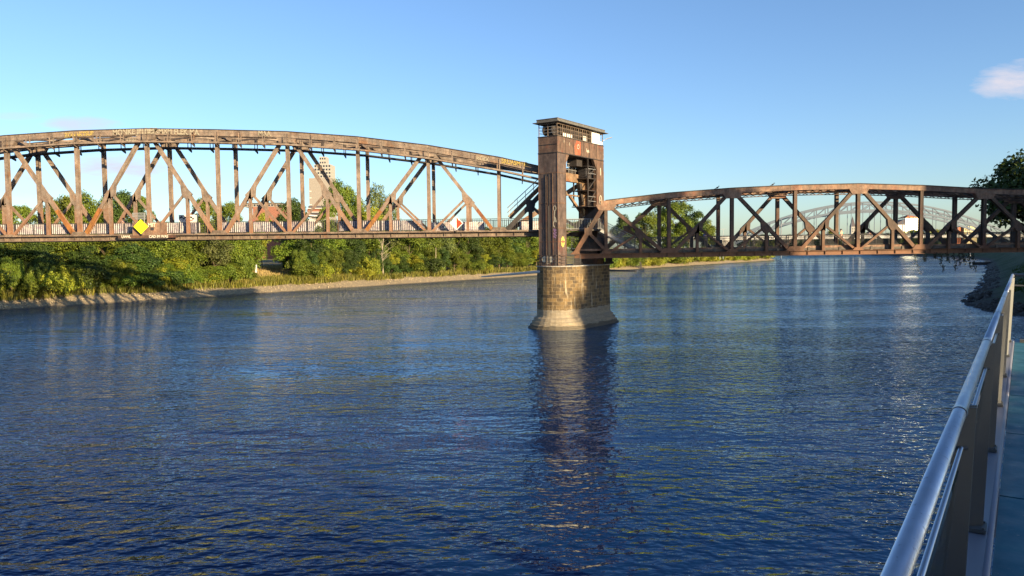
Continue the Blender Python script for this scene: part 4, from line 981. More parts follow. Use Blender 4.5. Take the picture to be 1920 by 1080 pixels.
# (column px, metres inland, top row py, half width px, kind, label)
WHICH = {'g1': 'full green', 'g2': 'upright green', 'g3': 'broad green', 'd1': 'dark green', 'd2': 'dense dark', 'y1': 'yellow green', 's1': 'thin silvery', 's2': 'slender olive'}
def ltree(px, d, topy, hw, key, label, group='trees along the left bank', nm='tree'):
    p, u = lpos(px, d); top = at(px, topy, p.y).z; z = lz(d); h = top-z; r = hw*p.y/F
    return tree(key, p.x, p.y, z, h, r, label, group, nm, 'tree' if nm == 'tree' else nm)
front = [ # foliage mass under the span, from the left edge to the tower
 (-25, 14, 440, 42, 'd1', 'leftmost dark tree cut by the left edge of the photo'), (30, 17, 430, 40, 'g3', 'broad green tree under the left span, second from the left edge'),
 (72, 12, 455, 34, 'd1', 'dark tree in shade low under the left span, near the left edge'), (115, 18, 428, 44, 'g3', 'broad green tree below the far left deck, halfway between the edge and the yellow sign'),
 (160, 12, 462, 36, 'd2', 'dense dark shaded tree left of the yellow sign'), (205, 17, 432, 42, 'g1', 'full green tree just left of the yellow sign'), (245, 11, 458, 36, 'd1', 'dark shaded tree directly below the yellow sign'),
 (292, 16, 434, 40, 'g3', 'broad green tree just right of the yellow sign'), (335, 12, 455, 34, 'g1', 'full green tree well right of the yellow sign, low over the gravel'), (372, 17, 430, 34, 'g2', 'upright green tree between the yellow sign and the grassy gap'),
 (405, 12, 442, 26, 's2', 'slender pale tree left of the grassy gap'), (440, 15, 430, 30, 'g2', 'upright green tree on the left side of the grassy gap'), (472, 22, 432, 24, 'g1', 'full green tree at the left rim of the dry grass gap'),
 (550, 19, 432, 28, 'g2', 'green tree at the right rim of the dry grass gap'), (585, 13, 440, 30, 'd2', 'dense dark tree right of the grassy gap'), (622, 15, 436, 30, 'g1', 'full green tree between the grassy gap and the bleached tree'),
 (660, 12, 446, 26, 'd1', 'dark tree second left of the bleached bare tree'), (693, 16, 432, 26, 'g2', 'upright green tree just left of the bleached bare tree'), (738, 17, 430, 26, 's2', 'olive tree just right of the bleached bare tree'),
 (768, 12, 436, 26, 'g1', 'full green tree second right of the bleached bare tree'), (800, 15, 428, 26, 'g3', 'broad green tree left of the red and white sign'), (828, 11, 440, 22, 's2', 'slender olive tree below the red and white sign, left side'),
 (852, 14, 430, 24, 'g1', 'full green tree directly below the red and white sign'), (880, 12, 428, 22, 'd2', 'dense dark tree just right of the red and white sign'), (908, 14, 430, 24, 'g3', 'broad green tree midway between the red and white sign and the tower'),
 (936, 11, 432, 22, 'g2', 'upright green tree third left of the tower'), (962, 14, 428, 22, 'd1', 'dark green tree second left of the tower'), (988, 12, 430, 22, 'g1', 'full green tree touching the left side of the tower'), (1018, 13, 432, 22, 'g3', 'broad green tree partly behind the tower leg')]
for f in front: ltree(f[0], f[1], f[2], f[3]*1.22, f[4], f[5])
for k, px in enumerate(list(range(-30, 470, 26))+list(range(568, 1030, 19))):
    p_, u_ = lpos(px, 9); ltree(px+rnd.uniform(-5, 5), rnd.uniform(8, 10.5), rnd.uniform(466, 482) if px > 500 else rnd.uniform(480, 505), rnd.uniform(20, 28) if px < 500 else rnd.uniform(13, 19), rnd.choice(['g1', 'g3', 'd1', 'g2', 'd2', 'y1']), 'low leafy tree in the front row over the left gravel shore', 'low front row of trees over the left gravel shore')
for k, px in enumerate(list(range(-30, 480, 38))+list(range(560, 1030, 30))):
    ltree(px, 27, rnd.uniform(430, 440), rnd.uniform(28, 38) if px < 500 else rnd.uniform(20, 28), rnd.choice(['g1', 'g3', 'd1', 'g2']), 'tree of the second row on the left bank, half hidden behind the front trees', 'second row of trees on the left bank')
back = [(8, 60, 382, 34, 'g1', 'tree behind the truss at the left edge of the photo'), (50, 70, 388, 30, 'g2', 'lower tree behind the truss, second from the left edge'), (118, 55, 368, 36, 'g1', 'full tree showing behind the truss left of the yellow sign'),
 (175, 60, 362, 38, 'g3', 'broad tall tree showing behind the truss above and left of the yellow sign'), (232, 58, 360, 42, 'd1', 'tall dark tree behind the truss just left of the yellow sign'), (268, 66, 368, 26, 'g2', 'tree behind the truss directly above the yellow sign'),
 (385, 60, 374, 30, 'g2', 'tree behind the truss left of the brick building'), (428, 58, 380, 26, 'g1', 'small tree behind the truss touching the brick building'), (492, 40, 400, 24, 'y1', 'low yellow tree in front of the brick building'), (550, 60, 374, 32, 'd1', 'dark round tree between the brick building and the tall block'),
 (612, 48, 390, 20, 'g2', 'small tree at the foot of the tall grey block'), (645, 50, 341, 34, 'g1', 'tallest round tree right of the tall grey block'), (668, 44, 372, 24, 'g3', 'broad tree leaning on the right side of the tallest round tree'),
 (708, 46, 346, 26, 's1', 'airy thin silvery tree seen through the truss'), (732, 44, 366, 20, 's1', 'smaller airy silvery tree at the right end of the group'), (700, 36, 390, 28, 'y1', 'sunlit yellow green tree below the airy silvery one')]
for f in back: ltree(f[0], f[1], f[2], f[3], f[4], f[5], 'trees seen through the left truss')
# right of the tower, behind the truss
for f in [(1172, 30, 404, 26, 'd1', 'dark tree just right of the tower steps'), (1210, 26, 398, 24, 'g1', 'middle tree between the tower steps and the tallest tree'), (1258, 30, 376, 34, 'g1', 'tallest broad tree seen through the right truss'), (1292, 34, 386, 32, 'd2', 'dense dark tree right of the tallest one seen through the right truss'), (1322, 28, 412, 20, 'g3', 'lowest tree at the right end of the group seen through the right truss')]:
    ltree(f[0], f[1], f[2], f[3], f[4], f[5], 'trees seen through the right truss')
# bushes
rb_ = random.Random(21)
def bush(px, d, h, r, key, label, grp):
    sink = 1.3 if px > 1130 else .6
    p, u = lpos(px, d); tree(key, p.x, p.y, lz(d)-sink, h+sink, r, label, grp, 'bush', 'bush')
for px in range(-30, 470, 13):
    k = rb_.choice(['b1', 'b2', 'b3', 'b1', 'b2'] if px < 110 else ['b1', 'b3', 'b1', 'b2'])
    if rb_.random() < .35: continue
    bush(px+rb_.uniform(-5, 5), rb_.uniform(5.6, 11), rb_.uniform(1.8, 5.6), rb_.uniform(1.5, 3.3), k, 'leafy bush at the foot of the trees left of the dry grass gap', 'bushes left of the grassy gap')
for px in range(560, 1015, 11):
    k = rb_.choice(['b1', 'b2', 'b3', 'b2', 'b1'])
    if rb_.random() < .35: continue
    bush(px+rb_.uniform(-4, 4), rb_.uniform(5.8, 12), rb_.uniform(1.6, 5.2), rb_.uniform(1.6, 3.6), k, 'leafy bush at the foot of the trees right of the dry grass gap', 'bushes between the grassy gap and the tower')
for px in range(1135, 1445, 6):
    k = rb_.choice(['b2', 'b2', 'b1', 'b2']); bush(px, rb_.uniform(2.6, 8), rb_.uniform(4.0, 7.0), rb_.uniform(3.2, 5), k, 'sunlit yellow green bush along the shore right of the tower', 'bushes right of the tower')
# reeds and dry grass (uncountable)
def reeds(name, label, places, m, hmin, hmax, w=.05):
    mb = MB()
    for (x, y, z) in places:
        h = rb_.uniform(hmin, hmax); a = rb_.uniform(0, 6.28); dx, dy = math.cos(a)*w, math.sin(a)*w; lx, ly = rb_.uniform(-.3, .3)*h, rb_.uniform(-.3, .3)*h
        i = len(mb.v); mb.v += [(x-dx, y-dy, z-.1), (x+dx, y+dy, z-.1), (x+lx+dx*.6, y+ly+dy*.6, z+h*.7), (x+lx*1.4, y+ly*1.4, z+h)]; mb.f.append((i, i+1, i+2, i+3))
    me = bpy.data.meshes.new(name); me.from_pydata(mb.v, [], mb.f); me.materials.append(m); o = bpy.data.objects.new(name, me); COL.objects.link(o)
    tag(o, label, 'grass', kind='stuff')
pl_ = []
for k in range(8000):
    u = rb_.uniform(-20, 170); d = 4.6+abs(rb_.gauss(0, 2.2)); p = lshore(u, d); pl_.append((p.x, p.y, lz(d)))
for k in range(9000):
    px = rb_.uniform(440, 700); p, u = lpos(px, 5+abs(rb_.gauss(0, 3.2))); d = (lshore(0)-p).dot(NV); pl_.append((p.x, p.y, lz(d)))
reeds('reed_grass', 'yellow green reeds and tall grass above the gravel of the left shore', pl_, L_reed, .5, 1.5, .09)
pl_ = []
for k in range(7000):
    p, u = lpos(rb_.uniform(470, 560), rb_.uniform(12, 40)); d = (lshore(0)-p).dot(NV); pl_.append((p.x, p.y, lz(d)))
reeds('dry_grass', 'dry straw coloured grass in the gap between the left bank trees', pl_, m_leaf('dry_straw', (0.328, 0.254, 0.098), (0.41, 0.312, 0.123), (0.476, 0.344, 0.131)), .3, .9, .08)
# bleached bare tree
p, u = lpos(718, 7.5)
dt = thing('bare_tree', 'bleached bare tree with pale branches standing in front of the left bank trees', 'tree', (p.x, p.y, lz(7.5)))
m_ = MB(); z0 = lz(7.5); top = at(720, 452, p.y).z; hh = top-z0; pts = [Vector((p.x, p.y, z0-.3)), Vector((p.x+.1, p.y, z0+hh*.3)), Vector((p.x-.2, p.y, z0+hh*.55)), Vector((p.x+.4, p.y, z0+hh*1.15))]
for a, b, r_ in zip(pts, pts[1:], (.19, .15, .09)): m_.tube(a, b, r_, r_*.75, 8)
m_.build('trunk', M_deadbark, dt); m_ = MB(); rr = random.Random(5)
for k in range(13):
    s_ = rr.uniform(.35, .95); base = Vector((p.x, p.y-.1, z0+hh*s_)); a = rr.uniform(-.4, 1); e = base+Vector((a*3.4, rr.uniform(-1.5, .2), rr.uniform(.8, 2.4))); mid = base.lerp(e, .5)+Vector((0, 0, rr.uniform(0, .5)))
    m_.tube(base, mid, .06, .04, 6); m_.tube(mid, e, .04, .018, 6); e2 = mid+Vector((rr.uniform(-.8, 1.2), -.3, rr.uniform(.5, 1.4))); m_.tube(mid, e2, .035, .015, 5)
m_.build('branch', M_deadbark, dt)
p, u = lpos(1110-293, 8)
m_ = MB(); m_.tube((p.x, p.y, 1.5), (p.x+.2, p.y, 9), .16, .06, 7); m_.build('bare_tree', M_deadbark, label='thin pale bare trunk standing below the red and white diamond sign', cat='tree')
p, u = lpos(481, 9.5); m_ = MB(); m_.box(p.x-.09, p.x+.09, p.y-.09, p.y+.09, 1.6, 5.2); 
mo = thing('marker_post', 'white shore marker post standing left of the dry grass gap', 'marker post', (p.x, p.y, 1.6)); m_.build('post', M_bark, mo); MB().box(p.x-.2, p.x+.2, p.y-.14, p.y-.095, 3.9, 5.6).build('board', M_white, mo)
p0_, _ = lpos(495, 42); p1_, _ = lpos(545, 42); m_ = MB()
for k in range(30): q = p0_.lerp(p1_, k/29); m_.box(q.x-.06, q.x+.06, q.y-.03, q.y+.03, 4.2, 6.2)
for z in (4.9, 5.9): m_.beam((p0_.x, p0_.y, z), (p1_.x, p1_.y, z), .05, .08)
m_.build('picket_fence', M_wrail, label='pale picket fence at the back of the dry grass gap', cat='fence')
# right bank tree beyond the bridge and the belt of trees that shades the water side
def rtree(key, x, y, h, r, label, z=5.5): tree(key, x, y, z, h, r, label, 'trees on the right bank')
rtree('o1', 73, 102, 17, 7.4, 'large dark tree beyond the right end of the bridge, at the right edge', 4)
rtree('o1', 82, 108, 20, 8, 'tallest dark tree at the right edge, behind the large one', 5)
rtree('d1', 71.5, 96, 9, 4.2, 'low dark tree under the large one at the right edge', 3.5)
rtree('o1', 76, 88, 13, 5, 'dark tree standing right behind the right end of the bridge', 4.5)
def shade(q_, D_, h, r, z=6.8):
    # a point at perpendicular coordinate q_ and distance D_ towards the sun from the bridge line
    Y = 79+SY*D_; X = (q_-.68*Y)/.733; tree('o1', X, Y, z, h-z, r, 'dark tree of the belt on the near right bank', 'tree belt on the near right bank')
for q_, D_, h, r in ((60.6, 84, 29.0, 3.4), (63.2, 92, 31.5, 3.4), (65.8, 88, 34.5, 3.8), (69.8, 82, 33.8, 4.2), (73.6, 86, 32.8, 3.2), (67.6, 97, 34.5, 4)): shade(q_, D_, h, r)
hq, hD = 85.3, 50; hY = 79+SY*hD; hX = (hq-.68*hY)/.733; FH = (Vector((hX, hY, 0)), Vector((.733, .68, 0)), Vector((.68, -.733, 0)))
hb = thing('brick_house', 'tall brick house on the near right bank outside the photo, shading the bridge', 'building', (hX, hY, 6.8))
m_ = MB(); m_.fbox(FH, 0, 34, 0, 14, 5, 28.5); m_.build('wall', M_brickr, hb); m_ = MB(); m_.fbox(FH, -.0, 34.4, -.4, 14.4, 28.5, 28.9); m_.build('roof', M_roofz, hb)
m_ = MB()
for i in range(9):
    for j in range(6): m_.fbox(FH, 1.8+i*3.6, 3.2+i*3.6, -.04, -.005, 9+j*3.2, 11+j*3.2)
m_.build('window', M_glassd, hb)
eh = thing('shade_house', 'plain brick house added out of view behind the viewing platform to shade it', 'building', (0, -22, 4))  # unseen house, added to block sky light and darken the platform posts
MB().box(-26, 19.5, -32, -15, 3.5, 25).build('wall', M_brickr, eh); MB().box(-26.5, 20, -32.5, -14.5, 25, 25.4).build('roof', M_roofz, eh)
m_ = MB()
for i in range(13):
    for j in range(5): m_.box(-24.5+i*3.4, -22.9+i*3.4, -14.99, -14.95, 8+j*3.4, 10.1+j*3.4)
m_.build('window', M_glassd, eh)
for (x, y, h, r) in ((27, -24, 15, 4.5), (36, -30, 17, 5.5)): tree('o1', x, y, 4, h, r, 'dark tree on the bank behind the viewing platform', 'trees behind the viewing platform')
for k in range(9):
    a = Vector((98, 88, 0))+DV*(k*16); tree('o1', a.x+rb_.uniform(-3, 3)+8, a.y, 6.6, 18, 8, 'dark tree of the row behind the right bank', 'tree row behind the right bank')
# low growth on the right bank slope
mb_pl = []
for k in range(9000):
    i = rb_.randrange(2, 8); a = rp[i].lerp(rp[i+1], rb_.random()); o = rb_.uniform(5, 20); p = a+NV*o
    z = np.interp(o, [q[0] for q in prof_r], [q[1] for q in prof_r]); mb_pl.append((p.x, p.y, float(z)))
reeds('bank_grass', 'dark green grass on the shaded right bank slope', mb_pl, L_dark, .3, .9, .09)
# hanging twigs below the right span
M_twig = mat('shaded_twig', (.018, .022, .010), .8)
hv = [(1713, 515, 12), (1731, 488, 5), (1752, 483, 2), (1762, 507, 6), (1775, 490, 3), (1788, 505, 4), (1797, 494, 3), (1805, 492, 3), (1815, 500, 5), (1824, 505, 5)]
for i, (px, pyb, lean) in enumerate(hv):
    a = at(px, 473, YN-.2); b = at(px+lean, pyb, YN-.2); mb = MB(); n = 7; prev = a
    for k in range(1, n+1):
        q = a.lerp(b, k/n)+Vector((rb_.uniform(-.06, .06), rb_.uniform(-.06, .06), 0)); mb.tube(prev, q, .035*(1.1-k/n*.8), .035*(1.0-k/n*.8), 5)
        for j in range(5 if i else 2):
            c = q+Vector((rb_.uniform(-.16, .16), rb_.uniform(-.16, .16), rb_.uniform(-.2, .2))); s_ = .08; v0 = len(mb.v)
            mb.v += [tuple(c+Vector((-s_, 0, 0))), tuple(c+Vector((0, s_*.5, -s_))), tuple(c+Vector((s_, 0, 0))), tuple(c+Vector((0, 0, s_)))]; mb.f.append((v0, v0+1, v0+2, v0+3))
        prev = q
    mb.build('hanging_twig', M_twig, label='longest bare twig hanging below the right span at the edge of the sunlit chord' if i == 0 else 'short leafy twig hanging in shade below the right span', cat='twig', group=None if i == 0 else 'leafy twigs hanging below the right span')
# a dark boat moored at the right bank
c = at_z(1842, 496); bo = thing('boat', 'small dark boat moored at the right bank beyond the bridge', 'boat', (c.x, c.y, 0))
m_ = MB(); i0 = 0; secs = []
for k in range(7):
    s_ = -1+2*k/6; wd = .95*(1-abs(s_)**3*.8); secs.append([(c.x+s_*4.2, c.y-wd, 1.0), (c.x+s_*4.0, c.y-wd*.7, -.2), (c.x+s_*4.0, c.y+wd*.7, -.2), (c.x+s_*4.2, c.y+wd, 1.0)])
for s_ in secs: m_.v += s_
for k in range(6):
    for j in range(3): a = k*4+j; m_.f.append((a, a+1, a+5, a+4))
    m_.f.append((k*4, k*4+4, k*4+7, k*4+3))
m_.f += [(0, 1, 2, 3), (24, 27, 26, 25)]; m_.build('hull', M_dk, bo); MB().box(c.x+1.2, c.x+2.8, c.y-.5, c.y+.5, .9, 1.7).build('wheelhouse', M_gconc, bo)
c = at_z(1833, 532); m_ = MB(); m_.sphere((c.x+.5, c.y, .3), .45, .8, 9, 6); m_.build('pale_boulder', M_conc, label='single pale boulder among the dark stones of the right shore', cat='boulder')

# ------------------------------------------------------------------ distant arch bridge
AB = thing('arch_bridge', 'distant blue grey double arch bridge seen through the right truss', 'arch bridge', (250, 530, 0))
def arc_px(px):
    d = (px-1640)/262.0; return px, 379+66*d*d+.011*(px-1640)*-.6
for Yr, sh, nm in ((520, 0, 'a'), (546, 9, 'b')):
    for kind, dep in (('outer', 0), ('inner', 5.6)):
        m_ = MB(); pts = []
        for k in range(25):
            s_ = -1+2*k/24; px = 1640+s_*262; q = at(px, arc_px(px)[1], 520); dd = dep*(1-.35*s_*s_); pts.append(Vector((q.x+sh, Yr, q.z-dd)))
        for a, b in zip(pts, pts[1:]): m_.beam(a, b, 1.1, 1.15 if kind == 'outer' else 1.35)
        m_.build('arch_rib', M_blue, AB)
        if kind == 'outer': po = pts
        else: pi_ = pts
    m_ = MB()
    for k in range(24):
        m_.beam(po[k], pi_[k], .6, .5)
        if k < 12: m_.beam(pi_[k], po[k+1], .5, .5)
        else: m_.beam(po[k], pi_[k+1], .5, .5)
    m_.build('arch_lacing', M_blue, AB)
    for k in range(2, 23):
        q = pi_[k]; m_ = MB(); m_.box(q.x-.16, q.x+.16, Yr-.16, Yr+.16, 14.5, q.z)
        if q.z > 16: m_.build('hanger', M_blue, AB)
m_ = MB(); m_.box(60, 470, 518, 548, 13.2, 14.6); m_.box(60, 470, 517.6, 518, 13.6, 15.4); m_.build('deck', M_white, AB)
m_ = MB()
for k in range(70): m_.box(60+k*5.8, 60.2+k*5.8, 517.7, 517.9, 15.4, 16.5)
m_.box(60, 470, 517.7, 517.9, 16.4, 16.55); m_.build('railing', M_blue, AB)
for x in (150, 352): m_ = MB(); m_.box(x-4, x+4, 518, 548, -1, 13.2); m_.build('pier', M_conc, AB)

# ------------------------------------------------------------------ far buildings
def windows(root, x0, x1, y, z0, z1, nx, nz, w, h, m_=M_glassd):
    mb = MB()
    for i in range(nx):
        for j in range(nz):
            cx = x0+(x1-x0)*(i+.5)/nx; cz = z0+(z1-z0)*(j+.5)/nz; mb.box(cx-w/2, cx+w/2, y-.06, y-.01, cz-h/2, cz+h/2)
    return mb.build('window', m_, root)
def bx_px(p0, p1, Y, dep): a = at(p0[0], p0[1], Y); b = at(p1[0], p1[1], Y); return (a.x, b.x, Y, Y+dep, b.z, a.z)
Y = 450
tb = thing('tower_block', 'tall grey windowless block with a stepped pale top seen through the left truss', 'building', (at(600, 400, Y).x, Y, 4))
a = bx_px((579, 334), (621, 400), Y, 14); m_ = MB(); m_.box(a[0], a[1], Y, Y+14, 3, a[5]); m_.build('wall', M_gconc, tb)
m_ = MB(); 
for k in range(6): m_.box(a[0]+.2, a[0]+1.4, Y-.1, Y-.01, a[5]-8-k*4, a[5]-7.6-k*4)
m_.build('vent', M_white, tb)
b_ = bx_px((588, 308), (620, 334), Y, 10); m_ = MB(); m_.box(b_[0], b_[1], Y+1, Y+12, a[5], b_[5]); up = m_.build('upper_storey', M_conc, tb); windows(up, b_[0], b_[1], Y+1, a[5], b_[5], 6, 4, 1.0, 1.1)
c_ = bx_px((597, 293), (610, 308), Y, 6); m_ = MB(); m_.box(c_[0], c_[1], Y+2, Y+9, b_[5], c_[5]); up = m_.build('roof_house', M_conc, tb); windows(up, c_[0], c_[1], Y+2, b_[5], c_[5], 3, 2, .8, 1)
Y = 330
bb = thing('brick_building', 'low red brick building with a grey flat roof storey seen through the left truss', 'building', (at(495, 400, Y).x, Y, 4))
a = bx_px((474, 388), (524, 420), Y, 18); m_ = MB(); m_.box(a[0], a[1], Y, Y+18, 3, a[5]); w_ = m_.build('wall', M_brickr, bb)
b_ = bx_px((456, 379), (522, 388), Y, 18); m_ = MB(); m_.box(b_[0], b_[1], Y+1.5, Y+16, a[5], b_[5]-.6); w_ = m_.build('roof_storey', M_gconc, bb); windows(w_, b_[0], b_[1], Y+1.5, a[5], b_[5]-.6, 12, 1, .7, .8); MB().box(b_[0]-.4, b_[1]+.4, Y+1, Y+16.5, b_[5]-.6, b_[5]-.3).build('roof', M_roofz, bb)
Y = 300
tr_ = thing('terraced_building', 'low building of stacked brown and white terraces at the foot of the tall block', 'building', (at(598, 405, Y).x, Y, 4))
for k, (x0, x1, y0, y1, mm) in enumerate(((578, 606, 386, 390, M_roofdk), (576, 612, 390, 397, M_brickr), (575, 606, 397, 405, M_roofdk))):
    a = bx_px((x0, y0), (x1, y1), Y, 10); m_ = MB(); m_.box(a[0], a[1], Y+k*.3, Y+10, a[4], a[5]); m_.build('storey', mm, tr_)
    MB().box(a[0]-.4, a[1]+.4, Y-.5, Y+10.2, a[4]-.25, a[4]).build('balcony_slab', M_white, tr_)
a = bx_px((575, 402), (612, 410), Y, 10); m_ = MB(); m_.prism([(a[0], Y-2, a[5]), (a[1], Y-2, a[5]-.9), (a[1], Y-2, a[5]-1.4), (a[0], Y-2, a[5]-.5)], (0, 10, 0)); m_.box(a[0], a[1], Y+1, Y+9, 3.5, a[4]); m_.build('canopy', M_white, tr_)
Y = 170
a = bx_px((498, 446), (520, 478), Y, 6); sh = thing('garden_shed', 'dark wooden hut hidden in the trees above the dry grass gap', 'hut', (a[0], Y, 4)); MB().box(a[0], a[1], Y+12, Y+18, 4.4, a[5]+1).build('wall', M_dk, sh); MB().box(a[0]-.3, a[1]+.3, Y+11.7, Y+18.3, a[5]+1, a[5]+1.2).build('roof', M_roofdk, sh); MB().box(a[0], a[1]-1, Y+11.95, Y+11.99, a[5]-1.4, a[5]-1.25).build('beam', M_white, sh)
# church
Y = 900; c = at(1600, 440, Y); ch = thing('church', 'distant grey church tower with a pointed spire seen through the right truss', 'church', (c.x, Y, 5))
t1 = at(1600, 425, Y).z; t2 = at(1600, 405, Y).z; m_ = MB(); m_.box(c.x-2.4, c.x+2.4, Y, Y+5, 3, t1); tw = m_.build('tower', M_conc, ch); windows(tw, c.x-2, c.x+2, Y, t1-7, t1-1, 2, 2, .8, 2)
m_ = MB(); i = len(m_.v); m_.v += [(c.x-2.5, Y-.1, t1), (c.x+2.5, Y-.1, t1), (c.x+2.5, Y+5.1, t1), (c.x-2.5, Y+5.1, t1), (c.x, Y+2.5, t2)]; m_.f += [(0, 1, 4), (1, 2, 4), (2, 3, 4), (3, 0, 4), (3, 2, 1, 0)]; m_.build('spire', M_roofdk, ch)
m_ = MB(); m_.box(c.x+2.6, c.x+30, Y, Y+10, 3, 13); m_.build('nave', M_conc, ch); m_ = MB(); m_.prism([(c.x+2.5, Y-.4, 13), (c.x+2.5, Y+10.4, 13), (c.x+2.5, Y+5, 19)], (28, 0, 0)); m_.build('nave_roof', M_roofdk, ch)
# bright glazed building
Y = 700; wb_ = thing('white_building', 'dazzling white building with an orange hipped roof catching the low sun behind the right truss', 'building', (at(1710, 440, Y).x, Y, 5))
M_shine = mat('sunstruck_facade', (.92, .84, .70), .30, .8)
a = bx_px((1698, 409), (1722, 446), Y, 12); m_ = MB(); m_.prism([(a[0], Y, 4), (a[1], Y+1.7, 4), (a[1]-1.5, Y+14, 4), (a[0]-1.5, Y+12.5, 4)], (0, 0, a[5]-4)); m_.build('wall', M_shine, wb_)
rz = at(1711, 402, Y).z; m_ = MB(); m_.v = [(a[0]-.5, Y-.8, a[5]), (a[1]+.5, Y+1, a[5]), (a[1]-1, Y+14.6, a[5]), (a[0]-2, Y+13, a[5]), ((a[0]+a[1])/2-1, Y+5, rz), ((a[0]+a[1])/2+1.5, Y+4, rz)]; m_.f = [(0, 1, 5, 4), (1, 2, 5), (2, 3, 4, 5), (3, 0, 4), (3, 2, 1, 0)]; m_.build('roof', M_roofor, wb_)
a2 = bx_px((1681, 421), (1698, 446), Y, 12); m_ = MB(); m_.box(a2[0], a2[1], Y+.5, Y+12, 4, a2[5]); m_.build('wing_wall', M_white, wb_); m_ = MB(); zz = at(1690, 413, Y).z; m_.prism([(a2[0]-1, Y-.2, a2[5]), (a2[1], Y-.2, a2[5]), (a2[1], Y-.2, zz+1.2), (a2[0]+3, Y-.2, zz-1)], (0, 13, 0)); m_.build('wing_roof', M_roofdk, wb_)
Y = 640; a = bx_px((1808, 424), (1832, 440), Y, 14); yb = thing('cream_building', 'long cream flat roofed building catching the sun near the right end of the truss', 'building', (a[0], Y, 6)); m_ = MB(); m_.box(a[0], a[1], Y, Y+14, 5, a[5]); w_ = m_.build('wall', M_cream, yb); windows(w_, a[0], a[1], Y, a[5]-6, a[5]-.5, 4, 1, 1.2, 1.3); a = bx_px((1798, 426), (1808, 440), Y, 14); m_ = MB(); m_.box(a[0], a[1], Y+2, Y+14, 5, a[5]); m_.build('brick_wing', M_roofor, yb)
for k, (x0, x1, ye, yr) in enumerate(((1610, 1624, 442, 436), (1626, 1643, 441, 434), (1645, 1656, 442, 436), (1737, 1745, 430, 424))):
    Y = 850+k*9; a = bx_px((x0, ye), (x1, 450), Y, 10); z = at(x0, yr, Y).z; hs_ = thing('house', ['small slate roofed house right of the church', 'white gabled house with an orange roof right of the church', 'small dark house left of the middle truss post', 'narrow house hidden right of the dazzling building'][k], 'house', (a[0], Y, 5))
    MB().box(a[0], a[1], Y, Y+10, 4, a[5]).build('wall', M_conc, hs_); m_ = MB(); m_.prism([(a[0]-.6, Y-.5, a[5]), (a[1]+.6, Y-.5, a[5]), ((a[0]+a[1])/2, Y-.5, z)], (0, 11, 0)) if k == 1 else m_.prism([(a[0]-.6, Y-.5, a[5]), (a[0]-.6, Y+10.5, a[5]), (a[0]-.6, Y+5, z)], (a[1]-a[0]+1.2, 0, 0)); m_.build('roof', M_roofor if k in (1,) else M_roofdk, hs_)
for k in range(9):
    px = 1684+k*8.5; Yt = 640+rb_.uniform(0, 30); q = at(px, rb_.uniform(431, 440), Yt); tree(rb_.choice(['g1', 'g3', 'y1', 'd1']), q.x, Yt, 1.5, q.z-1.5, rb_.uniform(4, 6), 'tree on the shore at the foot of the dazzling white building', 'trees at the foot of the dazzling white building')
# far trees beyond the water
for k in range(46):
    px = 1400+k*11+rb_.uniform(-4, 4); Y = rb_.uniform(800, 860) if px < 1640 else rb_.uniform(690, 760)
    z_ = 2; ty = rb_.uniform(436, 446) if not (1545 < px < 1575 or 1690 < px < 1800) else rb_.uniform(428, 436)
    q = at(px, ty, Y); tree(rb_.choice(['g1', 'g3', 'y1', 'd1']), q.x, Y, z_, q.z-z_, rb_.uniform(6, 10), 'distant tree of the line beyond the arch bridge', 'distant trees beyond the arch bridge')
for px in range(-60, 1130, 46):
    Y = rb_.uniform(330, 420); q = at(px, rb_.uniform(415, 428), Y); tree(rb_.choice(['g1', 'g3', 'd1']), q.x, Y, 4.5, max(6, q.z-4.5), rb_.uniform(6, 9), 'distant low tree behind the deck railing of the left span', 'distant low trees behind the left span')
for (px, k) in ((1356, 0), (1350, 1), (1465, 2), (1820, 3)):
    Y = 330; b0 = at(px, 448, Y); t0 = at(px, 430 if k != 2 else 420, Y); m_ = MB(); m_.tube((b0.x, Y, 3), (t0.x, Y, t0.z), .12, .08, 6)
    ro = thing('lamp_post', ['second thin lamp post behind the right truss, nearer the tower', 'first thin lamp post behind the right truss, nearest the tower', 'thin lamp post in front of the left end of the distant arch bridge', 'thin lamp post beside the cream building'][k], 'lamp post', (b0.x, Y, 3)); m_.build('pole', M_wrail, ro); MB().beam((t0.x-.1, Y, t0.z), (t0.x+1.3, Y-.2, t0.z+.15), .2, .14).build('lamp_head', M_wrail, ro)

